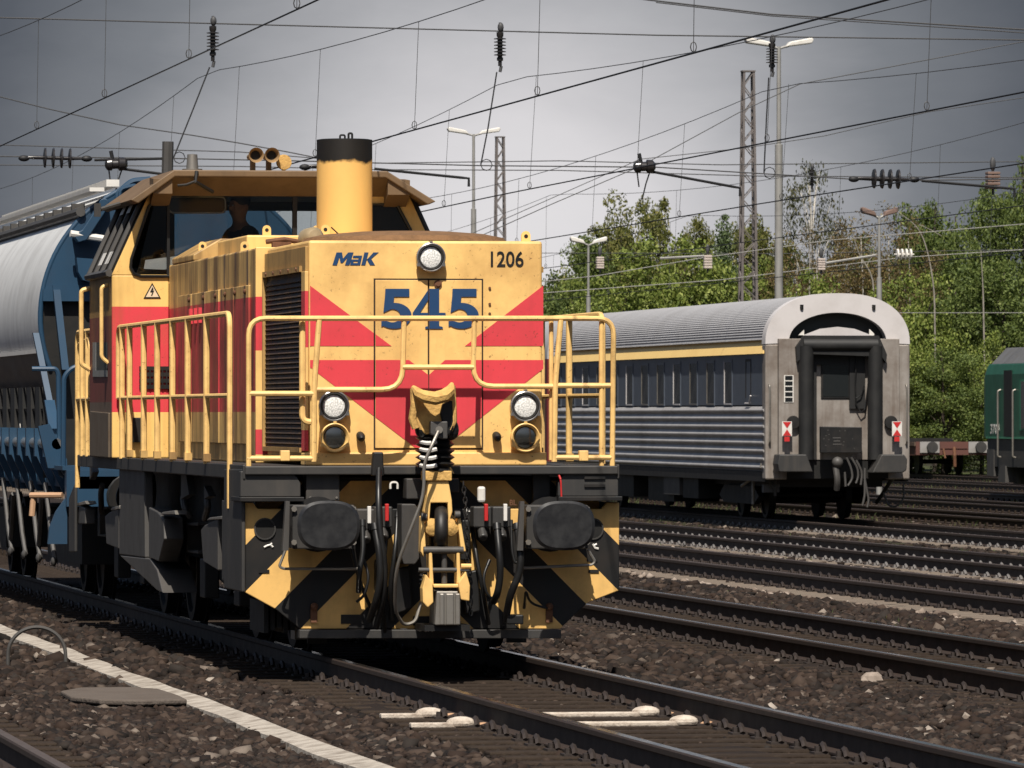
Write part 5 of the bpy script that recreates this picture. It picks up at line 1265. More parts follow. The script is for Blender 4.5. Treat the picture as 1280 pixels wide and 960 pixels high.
# pale line of larger stones at the near edge of the third and fourth tracks
def pale(nt, co, c): return ramp(nt, island(nt), [(0,(.10,.075,.06)),(.5,(.19,.15,.12)),(1,(.30,.25,.21))])
M['palestone'] = mat('pale_stone', (.3,.25,.2), .85, amt=.3, dirt=(.12,.09,.07), scale=12, spec=.2, extra=pale)
r = np.random.default_rng(9); P_ = []
for tx, y0, y1, d in ((17.0, 58, 125, 1.36), (21.3, 70, 150, 1.36)):
    n = int((y1-y0)*2.6); P_.append(np.stack([tx - d + r.normal(0,.05,n), r.uniform(y0,y1,n), np.full(n, zr(tx)-.19)], 1))
P_ = np.concatenate(P_); stones('pale_edge_stones', P_, r.uniform(.03,.06,len(P_)), 1, M['palestone'], 10)
# single large stones one can pick out
for (px, py, rad, lab) in ((1090, 851, .085, 'large pale stone lying on the ballast right of centre'), (545, 884, .05, None), (26, 949, .06, 'pale stone beside the dark rail in the bottom left corner')):
    if lab is None: continue
    p = on_z(px, py, -.22); b = MB(); b.ball((0,0,0), (rad*1.1, rad, rad*.8), 9, 6)
    b.v = [(v[0]*RND.uniform(.85,1.12), v[1]*RND.uniform(.85,1.12), v[2]*RND.uniform(.85,1.1)) for v in b.v]
    o = b.build('stone', mat('limestone', (.24,.195,.16), .85, amt=.4, scale=10), None); o.location = (p.x, p.y, -.215); tag(o, lab, 'stone')
# ---- left foreground: duct strip, hoop, hatch
b = MB(); n = 100; Lft = []; Rgt = []
for k in range(n + 1):
    y = 30 + 52*k/n; cx_ = 5.47 + .012*math.sin(y*.55) + .006*math.sin(y*1.9+1); w_ = .085 + .008*math.sin(y*1.7)
    Lft.append((cx_-w_, y, zg(cx_)+.035)); Rgt.append((cx_+w_, y, zg(cx_)+.06))
for k in range(n):
    b.add([Lft[k], Rgt[k], Rgt[k+1], Lft[k+1], tuple(Vector(Lft[k])-Vector((.01,0,.1))), tuple(Vector(Rgt[k])+Vector((.01,0,-.1))), tuple(Vector(Rgt[k+1])+Vector((.01,0,-.1))), tuple(Vector(Lft[k+1])-Vector((.01,0,.1)))], [(0,1,2,3),(0,3,7,4),(1,5,6,2)])
o = b.build('duct_strip', mat('weathered_duct', (.36,.325,.28), .85, dirt=(.12,.095,.075), amt=.75, scale=5, lo=.42, hi=.66, bump=.4, bscale=30, spec=.15), None); tag(o, 'long pale concrete duct strip running through the ballast at lower left', 'cable duct')
o = MB(); A = on_z(10, 832, -.24); Bq = on_z(82, 832, -.24); hgt = .34
pts = [(A.x, A.y, -.35), (A.x, A.y, A.z+.10)] + [(A.x + (Bq.x-A.x)*(.5-.5*math.cos(k*PI/12)), A.y + (Bq.y-A.y)*k/12, -.14 + (hgt-.12)*math.sin(k*PI/12)) for k in range(1,12)] + [(Bq.x, Bq.y, Bq.z+.10), (Bq.x, Bq.y, -.35)]
o.tube(fillet(pts, .05, 3), .016, 8); o = o.build('cable_hoop', M['mgrey'], None, True); tag(o, 'grey metal hoop arching out of the ballast at lower left', 'hoop')
p = on_z(150, 868, -.2); hc = empty('hatch_cover', (p.x, p.y, -.32)); tag(hc, 'low stone hatch cover with a worn lid beside the pale duct strip', 'hatch')
M['hatch'] = mat('hatch_stone', (.10,.083,.07), .85, dirt=(.07,.055,.045), amt=.6, scale=4, bump=.6, bscale=25, spec=.15)
ol = [(.38,-1.0),(.40,-.3),(.38,.9),(.20,1.25),(-.18,1.2),(-.38,.6),(-.40,-.45),(-.24,-.95),(.05,-1.15)]
MB().pr(ol, .085, .125, 'z').build('lid', M['hatch'], hc, bevel=.012); MB().pr([(x*.985, y*.985) for x, y in ol], -.08, .075, 'z').build('ring', M['hatch'], hc, bevel=.01)
# ---- weeds between the far tracks
r = np.random.default_rng(21); vs = []; fs = []
def blades(x, y, n, h, sp):
    for _ in range(n):
        a = r.uniform(0, 2*PI); px, py = x + r.normal(0, sp), y + r.normal(0, sp*3); z = zg(px) - .01; w = r.uniform(.008,.02); hh = h*r.uniform(.5,1.2)
        dx, dy = math.cos(a)*w, math.sin(a)*w; lx, ly = r.normal(0,.4)*hh, r.normal(0,.4)*hh; o = len(vs)
        vs.extend([(px-dx,py-dy,z),(px+dx,py+dy,z),(px+lx,py+ly,z+hh)]); fs.append((o,o+1,o+2))
for _ in range(900):
    x = r.uniform(23, 58); y = x*r.uniform(3.9, 6.4)
    if y > 265: continue
    d = min(abs(x - t) for t in TR_X)
    if abs(d - .75) < .2: continue
    blades(x, y, 14, .15 if x > 28 else .07, .25)
for _ in range(160):
    x = r.choice([14.6, 19.1, 19.3, 23.8]) + r.normal(0,.3); y = x*r.uniform(4.4, 8); blades(x, y, 10, .08, .2)
def gr(nt, co, c): return ramp(nt, island(nt), [(0,(.025,.04,.012)),(.5,(.05,.07,.02)),(.85,(.08,.085,.03)),(1,(.11,.09,.05))])
me = bpy.data.meshes.new('weeds'); me.from_pydata(vs, [], fs); me.materials.append(mat('weed_green', (.05,.08,.02), .8, amt=0, spec=.2, extra=gr))
o = bpy.data.objects.new('weeds', me); COL.objects.link(o); tag(o, kind='stuff')
# ================================================================== masts, lamps, overhead wires
M['galv'] = mat('galvanised_steel', (.27,.265,.25), .6, .2, dirt=(.12,.11,.10), amt=.5, scale=2, streak=.3)
M['mast'] = mat('mast_steel', (.13,.115,.11), .7, .1, dirt=(.05,.035,.03), amt=.5, scale=2)
M['wire'] = mat('wire_black', (.010,.010,.011), .6, amt=0)
M['wiregrey'] = mat('wire_grey', (.05,.05,.052), .6, amt=0)
M['insul'] = mat('insulator_brown', (.022,.020,.020), .25, amt=.1, spec=.6)
M['bough'] = mat('weathered_birch', (.26,.235,.20), .8, dirt=(.05,.045,.04), amt=.6, scale=3)
M['boxbrown'] = mat('weight_box_brown', (.16,.105,.085), .8, amt=.5, scale=5)
M['boxpale'] = mat('weight_box_pale', (.42,.36,.32), .8, dirt=(.2,.15,.13), amt=.4, scale=6)
def lattice(x, y, h, w0, w1, label):
    t = empty('lattice_mast', (x, y, zg(x))); tag(t, label, 'mast', 'lattice masts of the overhead line')
    b = MB()
    for sx in (-1, 1):
        for sy in (-1, 1): b.loft([(sx*w0+a, sy*w0+c, 0) for a, c in ((-.045,-.045),(.045,-.045),(.045,.045),(-.045,.045))], [(sx*w1+a, sy*w1+c, h) for a, c in ((-.04,-.04),(.04,-.04),(.04,.04),(-.04,.04))])
    b.build('mast_leg', M['mast'], t)
    b = MB(); n = int(h / .48)
    for k in range(n):
        z0, z1 = h*k/n, h*(k+1)/n; a = w0 + (w1-w0)*k/n; c = w0 + (w1-w0)*(k+1)/n; s = 1 if k % 2 else -1
        for q in (-1, 1):
            b.tube([(s*a, q*a, z0), (-s*c, q*c, z1)], .026, 4); b.tube([(q*a, s*a, z0), (q*c, -s*c, z1)], .026, 4)
    b.build('lattice_bracing', M['mast'], t); MB().box(-w1-.06,w1+.06,-w1-.06,w1+.06,h,h+.05).build('mast_cap', M['mast'], t)
    return t
p = at(935, 90, 236.0); lattice(p.x, 236.0, p.z - zg(p.x), .33, .17, 'taller rusty lattice mast standing behind the coach roof, next to the high double lamp')
p = at(625, 172, 301.0); lattice(p.x, 301.0, p.z - zg(p.x), .33, .15, 'distant grey lattice mast just right of the hood top, beside the far double lamp')
def lamp_post(px, py, Y, kind, label, r0=.11):
    p = at(px, py, Y); h = p.z - zg(p.x); t = empty('street_lamp', (p.x, Y, zg(p.x))); tag(t, label, 'lamp post', 'double lamps over the yard')
    b = MB(); b.stack((0,0,0),(0,0,1),[(0,r0),(h*.78,r0*.85),(h*.781,r0*.5),(h-.05,r0*.45)],12); b.build('pole', M['galv'], t, True)
    L = .95 if kind == 'high' else (.62 if px < 1000 else .5)
    b = MB(); b.tube([(-L*.3,0,h-.02),(0,0,h-.10),(L*.3,0,h-.02)], .035, 8); b.build('bracket', M['galv'], t, True)
    for s in (-1, 1):
        b = MB(); b.pr([(s*L*.18,h-.06),(s*L*.3,h+.08),(s*L*.95,h+.20),(s*L,h+.14),(s*L*.95,h+.04)], -.16, .16, 'y'); b.build('lamp_head', M['boxbrown'] if px > 1050 else M['white'], t, bevel=.03)
    return t
lamp_post(973.5, 56, 184, 'high', 'high double lamp post on a grey pole behind the coach end', .125)
lamp_post(592, 166, 240, 'high', 'high double lamp post left of the distant lattice mast', .11)
lamp_post(735.5, 303, 225, 'low', 'low white double lamp post before the trees left of the coach', .085)
lamp_post(1099, 268, 180, 'low', 'low double lamp post rising behind the coach roof end', .085)

SUP = [41.0, 107.0, 171.0, 236.0, 301.0]
def mz(y, top, sag):                       # messenger height
    for a, c in zip(SUP, SUP[1:]):
        if a <= y <= c:
            u = (y - a) / (c - a); return top - sag * 4 * u * (1 - u)
    return top
WT = [(8.12, 5.66, 7.5, .55), (12.2, 5.42, 7.25, .55), (17.0, 5.38, 7.2, .55), (21.3, 5.35, 7.2, .6), (28.1, 5.75, 7.6, .6), (31.6, 5.3, 7.1, .6)]
wl = ['overhead line above the yellow locomotive, lowest wire crossing the top left', 'overhead line second from the left, its contact wire meeting the exhaust stack', 'overhead line whose contact wire passes over the far lattice mast', 'overhead line crossing the tall lattice mast and the high lamp', 'overhead line directly above the blue coach', 'faint overhead line just above the trees at right']
for i, (x, zc, zm, sg) in enumerate(WT):
    t = empty('overhead_line', (x, 0, 0)); tag(t, wl[i], 'overhead line', 'overhead lines of the tracks')
    y0 = 30
    st = [ (-.2 if int(k) % 2 else .2)*(1 if 0 < i < 4 else .15) for k in range(len(SUP)) ]
    def stag(y):
        for k, (a, c) in enumerate(zip(SUP, SUP[1:])):
            if a <= y <= c: return st[k] + (st[k+1]-st[k])*(y-a)/(c-a)
        return st[0] if y < SUP[0] else st[-1]
    ys_ = [y0 + k*(301-y0)/90 for k in range(91)]
    zo = zr(x)
    b = MB(); b.tube([(stag(y), y, zc+zo) for y in ys_], .0095 if i else .0085, 6); b.build('contact_wire', M['wire'], t, True)
    b = MB(); b.tube([(stag(y)*.6, y, mz(y, zm, sg)+zo) for y in ys_], .0065, 5); b.build('messenger_wire', M['wiregrey'], t, True)
    y = 46.0 + i*1.7
    while y < 240:
        b = MB(); za, zb = zc+zo, mz(y, zm, sg)+zo; xa, xb = stag(y), stag(y)*.6
        b.tube([(xa, y, za), (xb, y-.2, zb)], .0045, 4); b.tube([(xa+.03*math.cos(a), y, za+.06+.05*math.sin(a)) for a in [k*PI/4 for k in range(8)]], .006, 4, closed=True)
        b.build('dropper', M['wiregrey'], t); y += 9.2
def long_insulator(px, py0, py1, Y, label):
    a = at(px, py0, Y); c = at(px, py1, Y); t = empty('rod_insulator', (c.x, Y, c.z)); tag(t, label, 'insulator', 'rod insulators hanging from the span rope')
    h = a.z - c.z; b = MB(); prof = [(.12*h,.03),(.22*h,.03),(.23*h,.05),(.29*h,.05),(.30*h,.035)]
    for k in range(6): prof += [(h*(.33+k*.065),.04),(h*(.335+k*.065),.095),(h*(.35+k*.065),.095),(h*(.365+k*.065),.04)]
    prof += [(.73*h,.055),(.80*h,.055),(.81*h,.03)]
    b.stack((0,0,0),(0,0,1),prof,14); b.build('insulator_body', M['insul'], t, True)
    b = MB(); b.tube([(0,0,0),(.02,0,.12*h)],.025,6); b.tube([(.01,0,.8*h),(0,0,h)],.02,6); b.ball((.01,0,.9*h),(.05,.05,.08),8,6); b.build('clevis', M['wiregrey'], t, True)
    return t
Y1 = 107.0
long_insulator(266, 20, 84, Y1, 'black rod insulator at the top left above the locomotive cab')
long_insulator(625, 28, 90, Y1, 'black rod insulator at the top centre, above the far double lamp')
long_insulator(965, 44, 96, Y1, 'black rod insulator beside the head of the high lamp post')
long_insulator(1015, 205, 240, 171.0, 'small rod insulator hanging before the wispy birch crown')
def wire(name, pts, Y, r, label, cat='wire', m='wiregrey', group=None):
    b = MB(); P3 = [at(a, c, y if y else Y) for a, c, y in [(p + (None,))[:3] for p in pts]]; b.tube(P3, r, 6); o = b.build(name, M[m], None, True); tag(o, label, cat, group); return o
def sagc(p0, p1, sag, n=24): return [(p0[0]+(p1[0]-p0[0])*k/n, p0[1]+(p1[1]-p0[1])*k/n + sag*4*(k/n)*(1-k/n)) for k in range(n+1)]
g = 'span wires across the tracks'
wire('span_rope', [(-60,-95),(120,-75),(268,-58),(627,-22),(820,1),(965,18),(1280,37),(1500,40)], Y1, .013, 'sagging double span rope at the top right that carries the insulators', 'span wire', group=g)
wire('span_rope', [(820,3),(965,20),(1280,41),(1500,45)], Y1+.3, .009, 'second strand of the double span rope at the top right', 'span wire', group=g)
wire('span_wire', [(-40,21),(420,33.5),(820,44),(1280,50),(1400,52)], Y1, .011, 'upper straight span wire crossing the whole picture near the top', 'span wire', group=g)
wire('span_wire', [(-40,195),(216,198),(367,201),(600,207),(820,209),(1100,226),(1400,222)], Y1, .010, 'lower straight span wire at the level of the cab roof', 'span wire', group=g)
Y2 = 171.0
wire('span_wire', [(-40,180),(300,190),(470,204),(700,201),(900,206),(1280,202)], Y2, .013, 'upper of the two faint far span wires above the trees', 'span wire', group=g)
wire('span_wire', [(-40,206),(300,208),(470,212),(700,213),(945,220),(1280,222)], Y2, .013, 'lower of the two faint far span wires above the trees', 'span wire', group=g)
wire('span_rope', [(-40,112),(0,121),(60,136),(150,156),(240,169),(300,179),(360,190),(425,203)], 150.0, .013, 'thin span rope sloping down from the left edge over the hopper wagon', 'span wire', group=g)
wire('span_wire', [(560,316),(980,317),(1280,312)], 236.0, .012, 'pale far span wire crossing the tree crowns', 'span wire', group=g)
wire('feeder_wire', [(600,360),(745,345),(880,322),(1040,300),(1280,280)], 200.0, .012, 'thin feeder wire rising to the right before the tree crowns', 'wire', m='galv')
wire('feeder_wire', [(600,372),(900,350),(1128,322),(1280,312)], 205.0, .012, 'lower thin feeder wire before the dense green trees', 'wire', m='galv')
wire('feeder_wire', [(1100,391),(1280,391)], 230.0, .011, 'thin level wire before the trees right of the coach roof', 'wire', m='galv')
wire('feeder_wire', [(540,322),(690,255),(800,208),(925,140),(1000,105),(1280,52),(1330,40)], 130.0, .009, 'thin wire rising from the trees to the top right corner', 'wire')
wire('feeder_wire', [(540,314),(680,252),(800,199),(930,185),(1030,170),(1160,140),(1280,122)], 150.0, .009, 'thin wire above the lower line at right', 'wire')
for pts, lab, Y in (([(262,84),(240,140),(217,197)], 'thin hanging rod from the top left insulator down to the span wire', Y1), ([(621,90),(610,160),(601,206)], 'thin hanging rod from the top centre insulator down to the far lamp', Y1), ([(961,97),(958,150),(955,216)], 'thin hanging rod from the insulator beside the high lamp', Y1)):
    a = [at(x, y, Y) for x, y in pts]; b = MB(); b.tube(a, .012, 5); e_ = a[-1]; b.tube([(e_.x + .09 - .09*math.cos(k*PI/4), e_.y, e_.z + .09*math.sin(k*PI/4)) for k in range(8)], .008, 4, closed=True); o = b.build('hanger_rod', M['wire'], None, True); tag(o, lab, 'rod', 'hanger rods')
def steady(px0, py0, px1, py1, Y, kind, label):
    a = at(px0, py0, Y); c = at(px1, py1, Y); t = empty('steady_arm', a); tag(t, label, 'steady arm', 'steady arms holding the contact wires')
    d = c - a; b = MB(); b.tube([(0,0,0), d*.92, d, d + Vector((0,0,-.13))], .022, 6); b.build('arm', M['wire'], t, True)
    if kind == 'disc':
        b = MB(); prof = [(0,.02)]
        for k in range(4): prof += [(.16+k*.13,.03),(.17+k*.13,.16),(.195+k*.13,.15),(.215+k*.13,.03)]
        prof += [(.75,.03),(.85,.02)]
        b.stack((-.2,0,.02),(-1,0,.02),prof,14); b.build('disc_insulator', M['insul'], t, True)
        b = MB(); b.ball((-.12,0,.02),(.09,.05,.05),8,6); b.ball((-1.1,0,.02),(.09,.05,.05),8,6); b.build('clevis', M['wire'], t, True)
    else:
        b = MB(); b.stack((.05,0,.08),(-1,0,-.05),[(-.04,.05),(.0,.10),(.09,.11),(.11,.075),(.19,.075),(.21,.10),(.28,.09),(.31,.04)],14); b.build('drum_insulator', M['insul'], t, True)
        b = MB(); b.tube([(-.13,0,.1),(-.17,0,.28)],.03,6); b.tube([(-.2,0,-.02),(-.17,0,-.25)],.012,5); b.tube([(.0,0,-.02),(-.06,0,-.2),(-.12,0,-.45)],.012,5); b.build('hanger_link', M['wire'], t, True)
steady(118,200,213,198,Y1,'disc','steady arm with four disc insulators at the left, above the hopper wagon')
steady(152,211,238,222,Y1,'drum','steady arm with a drum insulator just left of the cab roof')
steady(468,211,586,223,Y1,'disc','steady arm right of the exhaust stack')
steady(812,214,925,235,Y1,'drum','steady arm with a drum insulator left of the tall lattice mast')
steady(1152,226,1268,236,Y1,'disc','steady arm with four disc insulators at the right edge')
b = MB(); a = at(210,177,Y1); c = at(209,224,Y1); b.tube([c, a], .09, 8); b.tube([c + Vector((0,0,-3)), c], .085, 8); o = b.build('support_post', M['mgrey'], None, True); tag(o, 'short dark post sticking up behind the cab roof at left', 'post')
def wbox(px, py, w, h, Y, label):
    a = at(px, py, Y); sc = 8600*.97/Y; t = empty('tension_weight', a); tag(t, label, 'weight box', 'pale weight boxes hanging on the wires')
    W, Hh = w/sc, h/sc
    b = MB()
    for k in range(5): b.box(-W/2,W/2,-W/2,W/2,-Hh/2+k*Hh/5,-Hh/2+(k+1)*Hh/5-.012)
    b.build('weight_stack', M['boxpale'] if w < 14 else M['boxbrown'], t, bevel=.01); b = MB(); b.tube([(0,0,-Hh/2-.1),(0,0,Hh*1.2)],.02,6); b.ball((0,0,Hh*.9),(.05,.05,.12),8,6); b.build('hanging_rod', M['wiregrey'], t, True)
wbox(750,328,9,15,160,'pale weight box hanging next to the low white lamp'); wbox(884.5,327,10,17,160,'pale weight box hanging left of the tall lattice mast')
wbox(1026.5,330,9,15,160,'pale weight box hanging above the coach roof'); wbox(1241,225,16,22,110,'larger brown weight box hanging near the right edge')
b = MB(); b.tube([at(825,323,160), at(880,320,160)], .03, 6); o = b.build('steady_arm', M['galv'], None, True); tag(o, 'pale thin arm before the trees, ending at a hanging weight box', 'steady arm')
b = MB(); b.tube([at(1032,329,160), at(1095,319,160)], .03, 6); o = b.build('steady_arm', M['galv'], None, True); tag(o, 'pale thin arm reaching from the low lamp pole to a weight box above the coach', 'steady arm')
t = empty('disc_insulator', at(1118,318,200)); tag(t, 'row of four white disc insulators before the trees right of the low lamp pole', 'insulator')
b = MB(); prof = [(0,.02)]
for k in range(4): prof += [(.06+k*.13,.03),(.07+k*.13,.17),(.12+k*.13,.17),(.13+k*.13,.03)]
b.stack((0,0,0),(1,0,0),prof+[(.6,.02)],12); b.build('disc_row', M['white'], t, True)

# ================================================================== trees
def leafmat(name, stops, rough=.6):
    m = bpy.data.materials.new(name); m.use_nodes = True; nt = m.node_tree; bs = nt.nodes['Principled BSDF']
    c = ramp(nt, island(nt), [(p, tuple(q*g for q, g in zip(k, (1.32, 1.28, 1.25)))) for p, k in stops]); nt.links.new(c, bs.inputs['Base Color']); bs.inputs['Roughness'].default_value = rough; bs.inputs['Specular IOR Level'].default_value = .25
    tr = nd(nt, 'ShaderNodeBsdfTranslucent'); nt.links.new(mixc(nt, .5, c, (.10,.14,.01)), tr.inputs[0])
    mx = nd(nt, 'ShaderNodeMixShader'); mx.inputs[0].default_value = .32; nt.links.new(bs.outputs[0], mx.inputs[1]); nt.links.new(tr.outputs[0], mx.inputs[2])
    out = [n for n in nt.nodes if n.type == 'OUTPUT_MATERIAL'][0]; nt.links.new(mx.outputs[0], out.inputs[0]); return m
LM = {
 'bright': leafmat('leaf_bright', [(0,(.07,.10,.022)),(.5,(.125,.165,.034)),(.85,(.18,.215,.05)),(1,(.25,.28,.09))]),
 'olive': leafmat('leaf_olive', [(0,(.055,.065,.018)),(.5,(.10,.11,.03)),(.85,(.145,.145,.042)),(1,(.20,.18,.065))]),
 'dark': leafmat('leaf_dark', [(0,(.042,.064,.018)),(.5,(.075,.105,.028)),(.85,(.11,.145,.038)),(1,(.16,.19,.06))]),
 'brown': leafmat('leaf_brown', [(0,(.04,.03,.016)),(.5,(.095,.07,.033)),(.85,(.15,.105,.045)),(1,(.18,.17,.06))]),
 'blue': leafmat('leaf_bluegreen', [(0,(.05,.075,.035)),(.5,(.08,.115,.05)),(1,(.13,.17,.08))]),
 'wisp': leafmat('leaf_wisp', [(0,(.02,.024,.012)),(.6,(.05,.055,.024)),(1,(.09,.085,.04))])}
M['bark'] = mat('bark_brown', (.045,.034,.026), .9, amt=.4, scale=4)
M['birch'] = mat('birch_bark', (.46,.43,.38), .8, dirt=(.06,.05,.045), amt=.6, scale=3.5, lo=.52, hi=.62)
def crown_mesh(name, kind, seed, R_, Hc, z0, nclump, per, leaf, mat_, droop=0.0, conic=0.0, cr=.55):
    per = int(per*3.4); leaf *= .56
    r = np.random.default_rng(seed); n = nclump
    u = r.normal(size=(n,3)); u /= np.linalg.norm(u, axis=1)[:,None]; rad = r.uniform(.25,1,n)**.5
    lob = 1 + .28*np.sin(u[:,0]*4+seed) * np.cos(u[:,2]*5+seed*2) + np.clip(r.normal(0,.08,n),-.2,.12)
    c = u * (rad*lob)[:,None]
    zz = (c[:,2]+1)/2; shr = np.clip(1 - conic*zz, .06, 1)
    C = np.stack([c[:,0]*R_*shr, c[:,1]*R_*shr, z0 + zz*Hc], 1)
    cs = r.uniform(.6,1.25,n)*cr*(np.clip(shr+.35,0,1) if conic else 1)
    if conic: C[:12,0] *= .15; C[:12,1] *= .15; C[:12,2] = z0 + Hc*np.linspace(.72,.99,12)
    N_ = n*per; ci = np.repeat(np.arange(n), per)
    off = r.normal(size=(N_,3)); off /= np.linalg.norm(off,axis=1)[:,None]; off *= (r.uniform(0,1,N_)**.45)[:,None]
    pos = C[ci] + off*cs[ci][:,None]*np.array([1,1,.75])
    if droop: pos[:,2] -= droop*np.abs(off[:,0])*r.uniform(0,1.6,N_)
    a = r.normal(size=(N_,3)); a /= np.linalg.norm(a,axis=1)[:,None]; bb = np.cross(a, r.normal(size=(N_,3))); bb /= np.linalg.norm(bb,axis=1)[:,None]
    s = leaf*r.uniform(.6,1.3,N_)
    if droop: a = a*.4 + np.array([0,0,-1.0]); a /= np.linalg.norm(a,axis=1)[:,None]
    V = np.stack([pos - a*s[:,None], pos + bb*s[:,None]*.55, pos + a*s[:,None], pos - bb*s[:,None]*.55], 1).reshape(-1,3)
    me = bpy.data.meshes.new(name); me.vertices.add(len(V)); me.vertices.foreach_set('co', V.reshape(-1).astype(np.float32))
    me.loops.add(N_*4); me.loops.foreach_set('vertex_index', np.arange(N_*4, dtype=np.int32)); me.polygons.add(N_)
    me.polygons.foreach_set('loop_start', (np.arange(N_)*4).astype(np.int32)); me.polygons.foreach_set('loop_total', np.full(N_,4,np.int32)); me.update(); me.validate(); me.materials.append(LM[mat_])
    return me, C
PROTO = {}
def proto(kind, v):
    k = (kind, v)
    if k in PROTO: return PROTO[k]
    r = random.Random(hash(kind) % 97 + v * 13 if False else sum(map(ord, kind)) + v * 13)
    sd = sum(map(ord, kind)) + v * 7
    H = 10.0
    if kind == 'bush': me, C = crown_mesh('crown', kind, sd, 2.4, 7.6, .1, 120, 46, .15, 'bright', cr=.72)
    elif kind == 'oak': me, C = crown_mesh('crown', kind, sd, 2.7, 7.0, 2.8, 125, 48, .15, 'olive', cr=.62)
    elif kind == 'dark': me, C = crown_mesh('crown', kind, sd, 2.5, 8.6, 1.0, 120, 48, .15, 'dark', cr=.75)
    elif kind == 'brown': me, C = crown_mesh('crown', kind, sd, 2.0, 8.6, 1.2, 150, 34, .10, 'brown', cr=.62)
    elif kind == 'spruce': me, C = crown_mesh('crown', kind, sd, 2.0, 9.3, .7, 130, 40, .12, 'blue', conic=.80, cr=.55)
    else: me, C = crown_mesh('crown', kind, sd, 1.15, 5.0, 5.0, 46, 26, .10, 'wisp', droop=.9, cr=.40)
    b = MB(); top = 9.2 if kind != 'bush' else 6.5
    lean = r.uniform(-.5,.5)
    sp = [(lean*(k/6)**1.5 + r.uniform(-.08,.08), r.uniform(-.08,.08), top*k/6) for k in range(7)]; r0 = {'wisp':.10,'brown':.09}.get(kind,.16)
    b.tube(sp, [r0*(1-.13*k) for k in range(7)], 7)
    for q in range(14 if kind != 'bush' else 10):
        c = C[r.randrange(len(C))]; k = min(5, max(1, int(max(0, c[2]-1.6)/top*6))); s0 = Vector(sp[k]); e1 = Vector(c); mid = (s0 + e1)/2 + Vector((0,0,.25))
        b.tube([s0, mid, e1], [r0*.38, r0*.26, r0*.08] if kind not in ('wisp', 'brown') else [r0*.2, r0*.14, r0*.06], 5)
    tm = M['birch'] if kind in ('wisp', 'brown') else M['bark']
    tr_ = b.build('trunk', tm, None, True); bpy.data.objects.remove(tr_, do_unlink=False) if False else None
    tme = tr_.data; COL.objects.unlink(tr_); bpy.data.objects.remove(tr_)
    PROTO[k] = (me, tme); return PROTO[k]
def tree(kind, px, pt, Y, wpx, v, label, rz=0.0, base=None, hs=1.0):
    p = at(px, pt, Y); z = zg(p.x) if base is None else base; h = p.z - z; sc = 8600*.96/Y
    me, tme = proto(kind, v)
    zs = np.empty(len(me.vertices)*3, np.float32); me.vertices.foreach_get('co', zs); zs = zs.reshape(-1,3)
    top = np.percentile(zs[:,2], 99.6); half = np.percentile(np.abs(zs[:,0]), 97)
    sz = h/top; sxy = (wpx*1.42/sc/2)/half
    nm = {'bush':'leafy_tree','oak':'oak_tree','dark':'dense_tree','brown':'bare_tree','spruce':'spruce_tree','wisp':'birch_tree'}[kind]
    t = empty(nm, (p.x, Y, z), rz); t.scale = (sxy, sxy, sz); tag(t, label, 'tree', 'trees behind the yard')
    c = bpy.data.objects.new('crown', me); COL.objects.link(c); c.parent = t
    k = bpy.data.objects.new('trunk', tme); COL.objects.link(k); k.parent = t
    return t
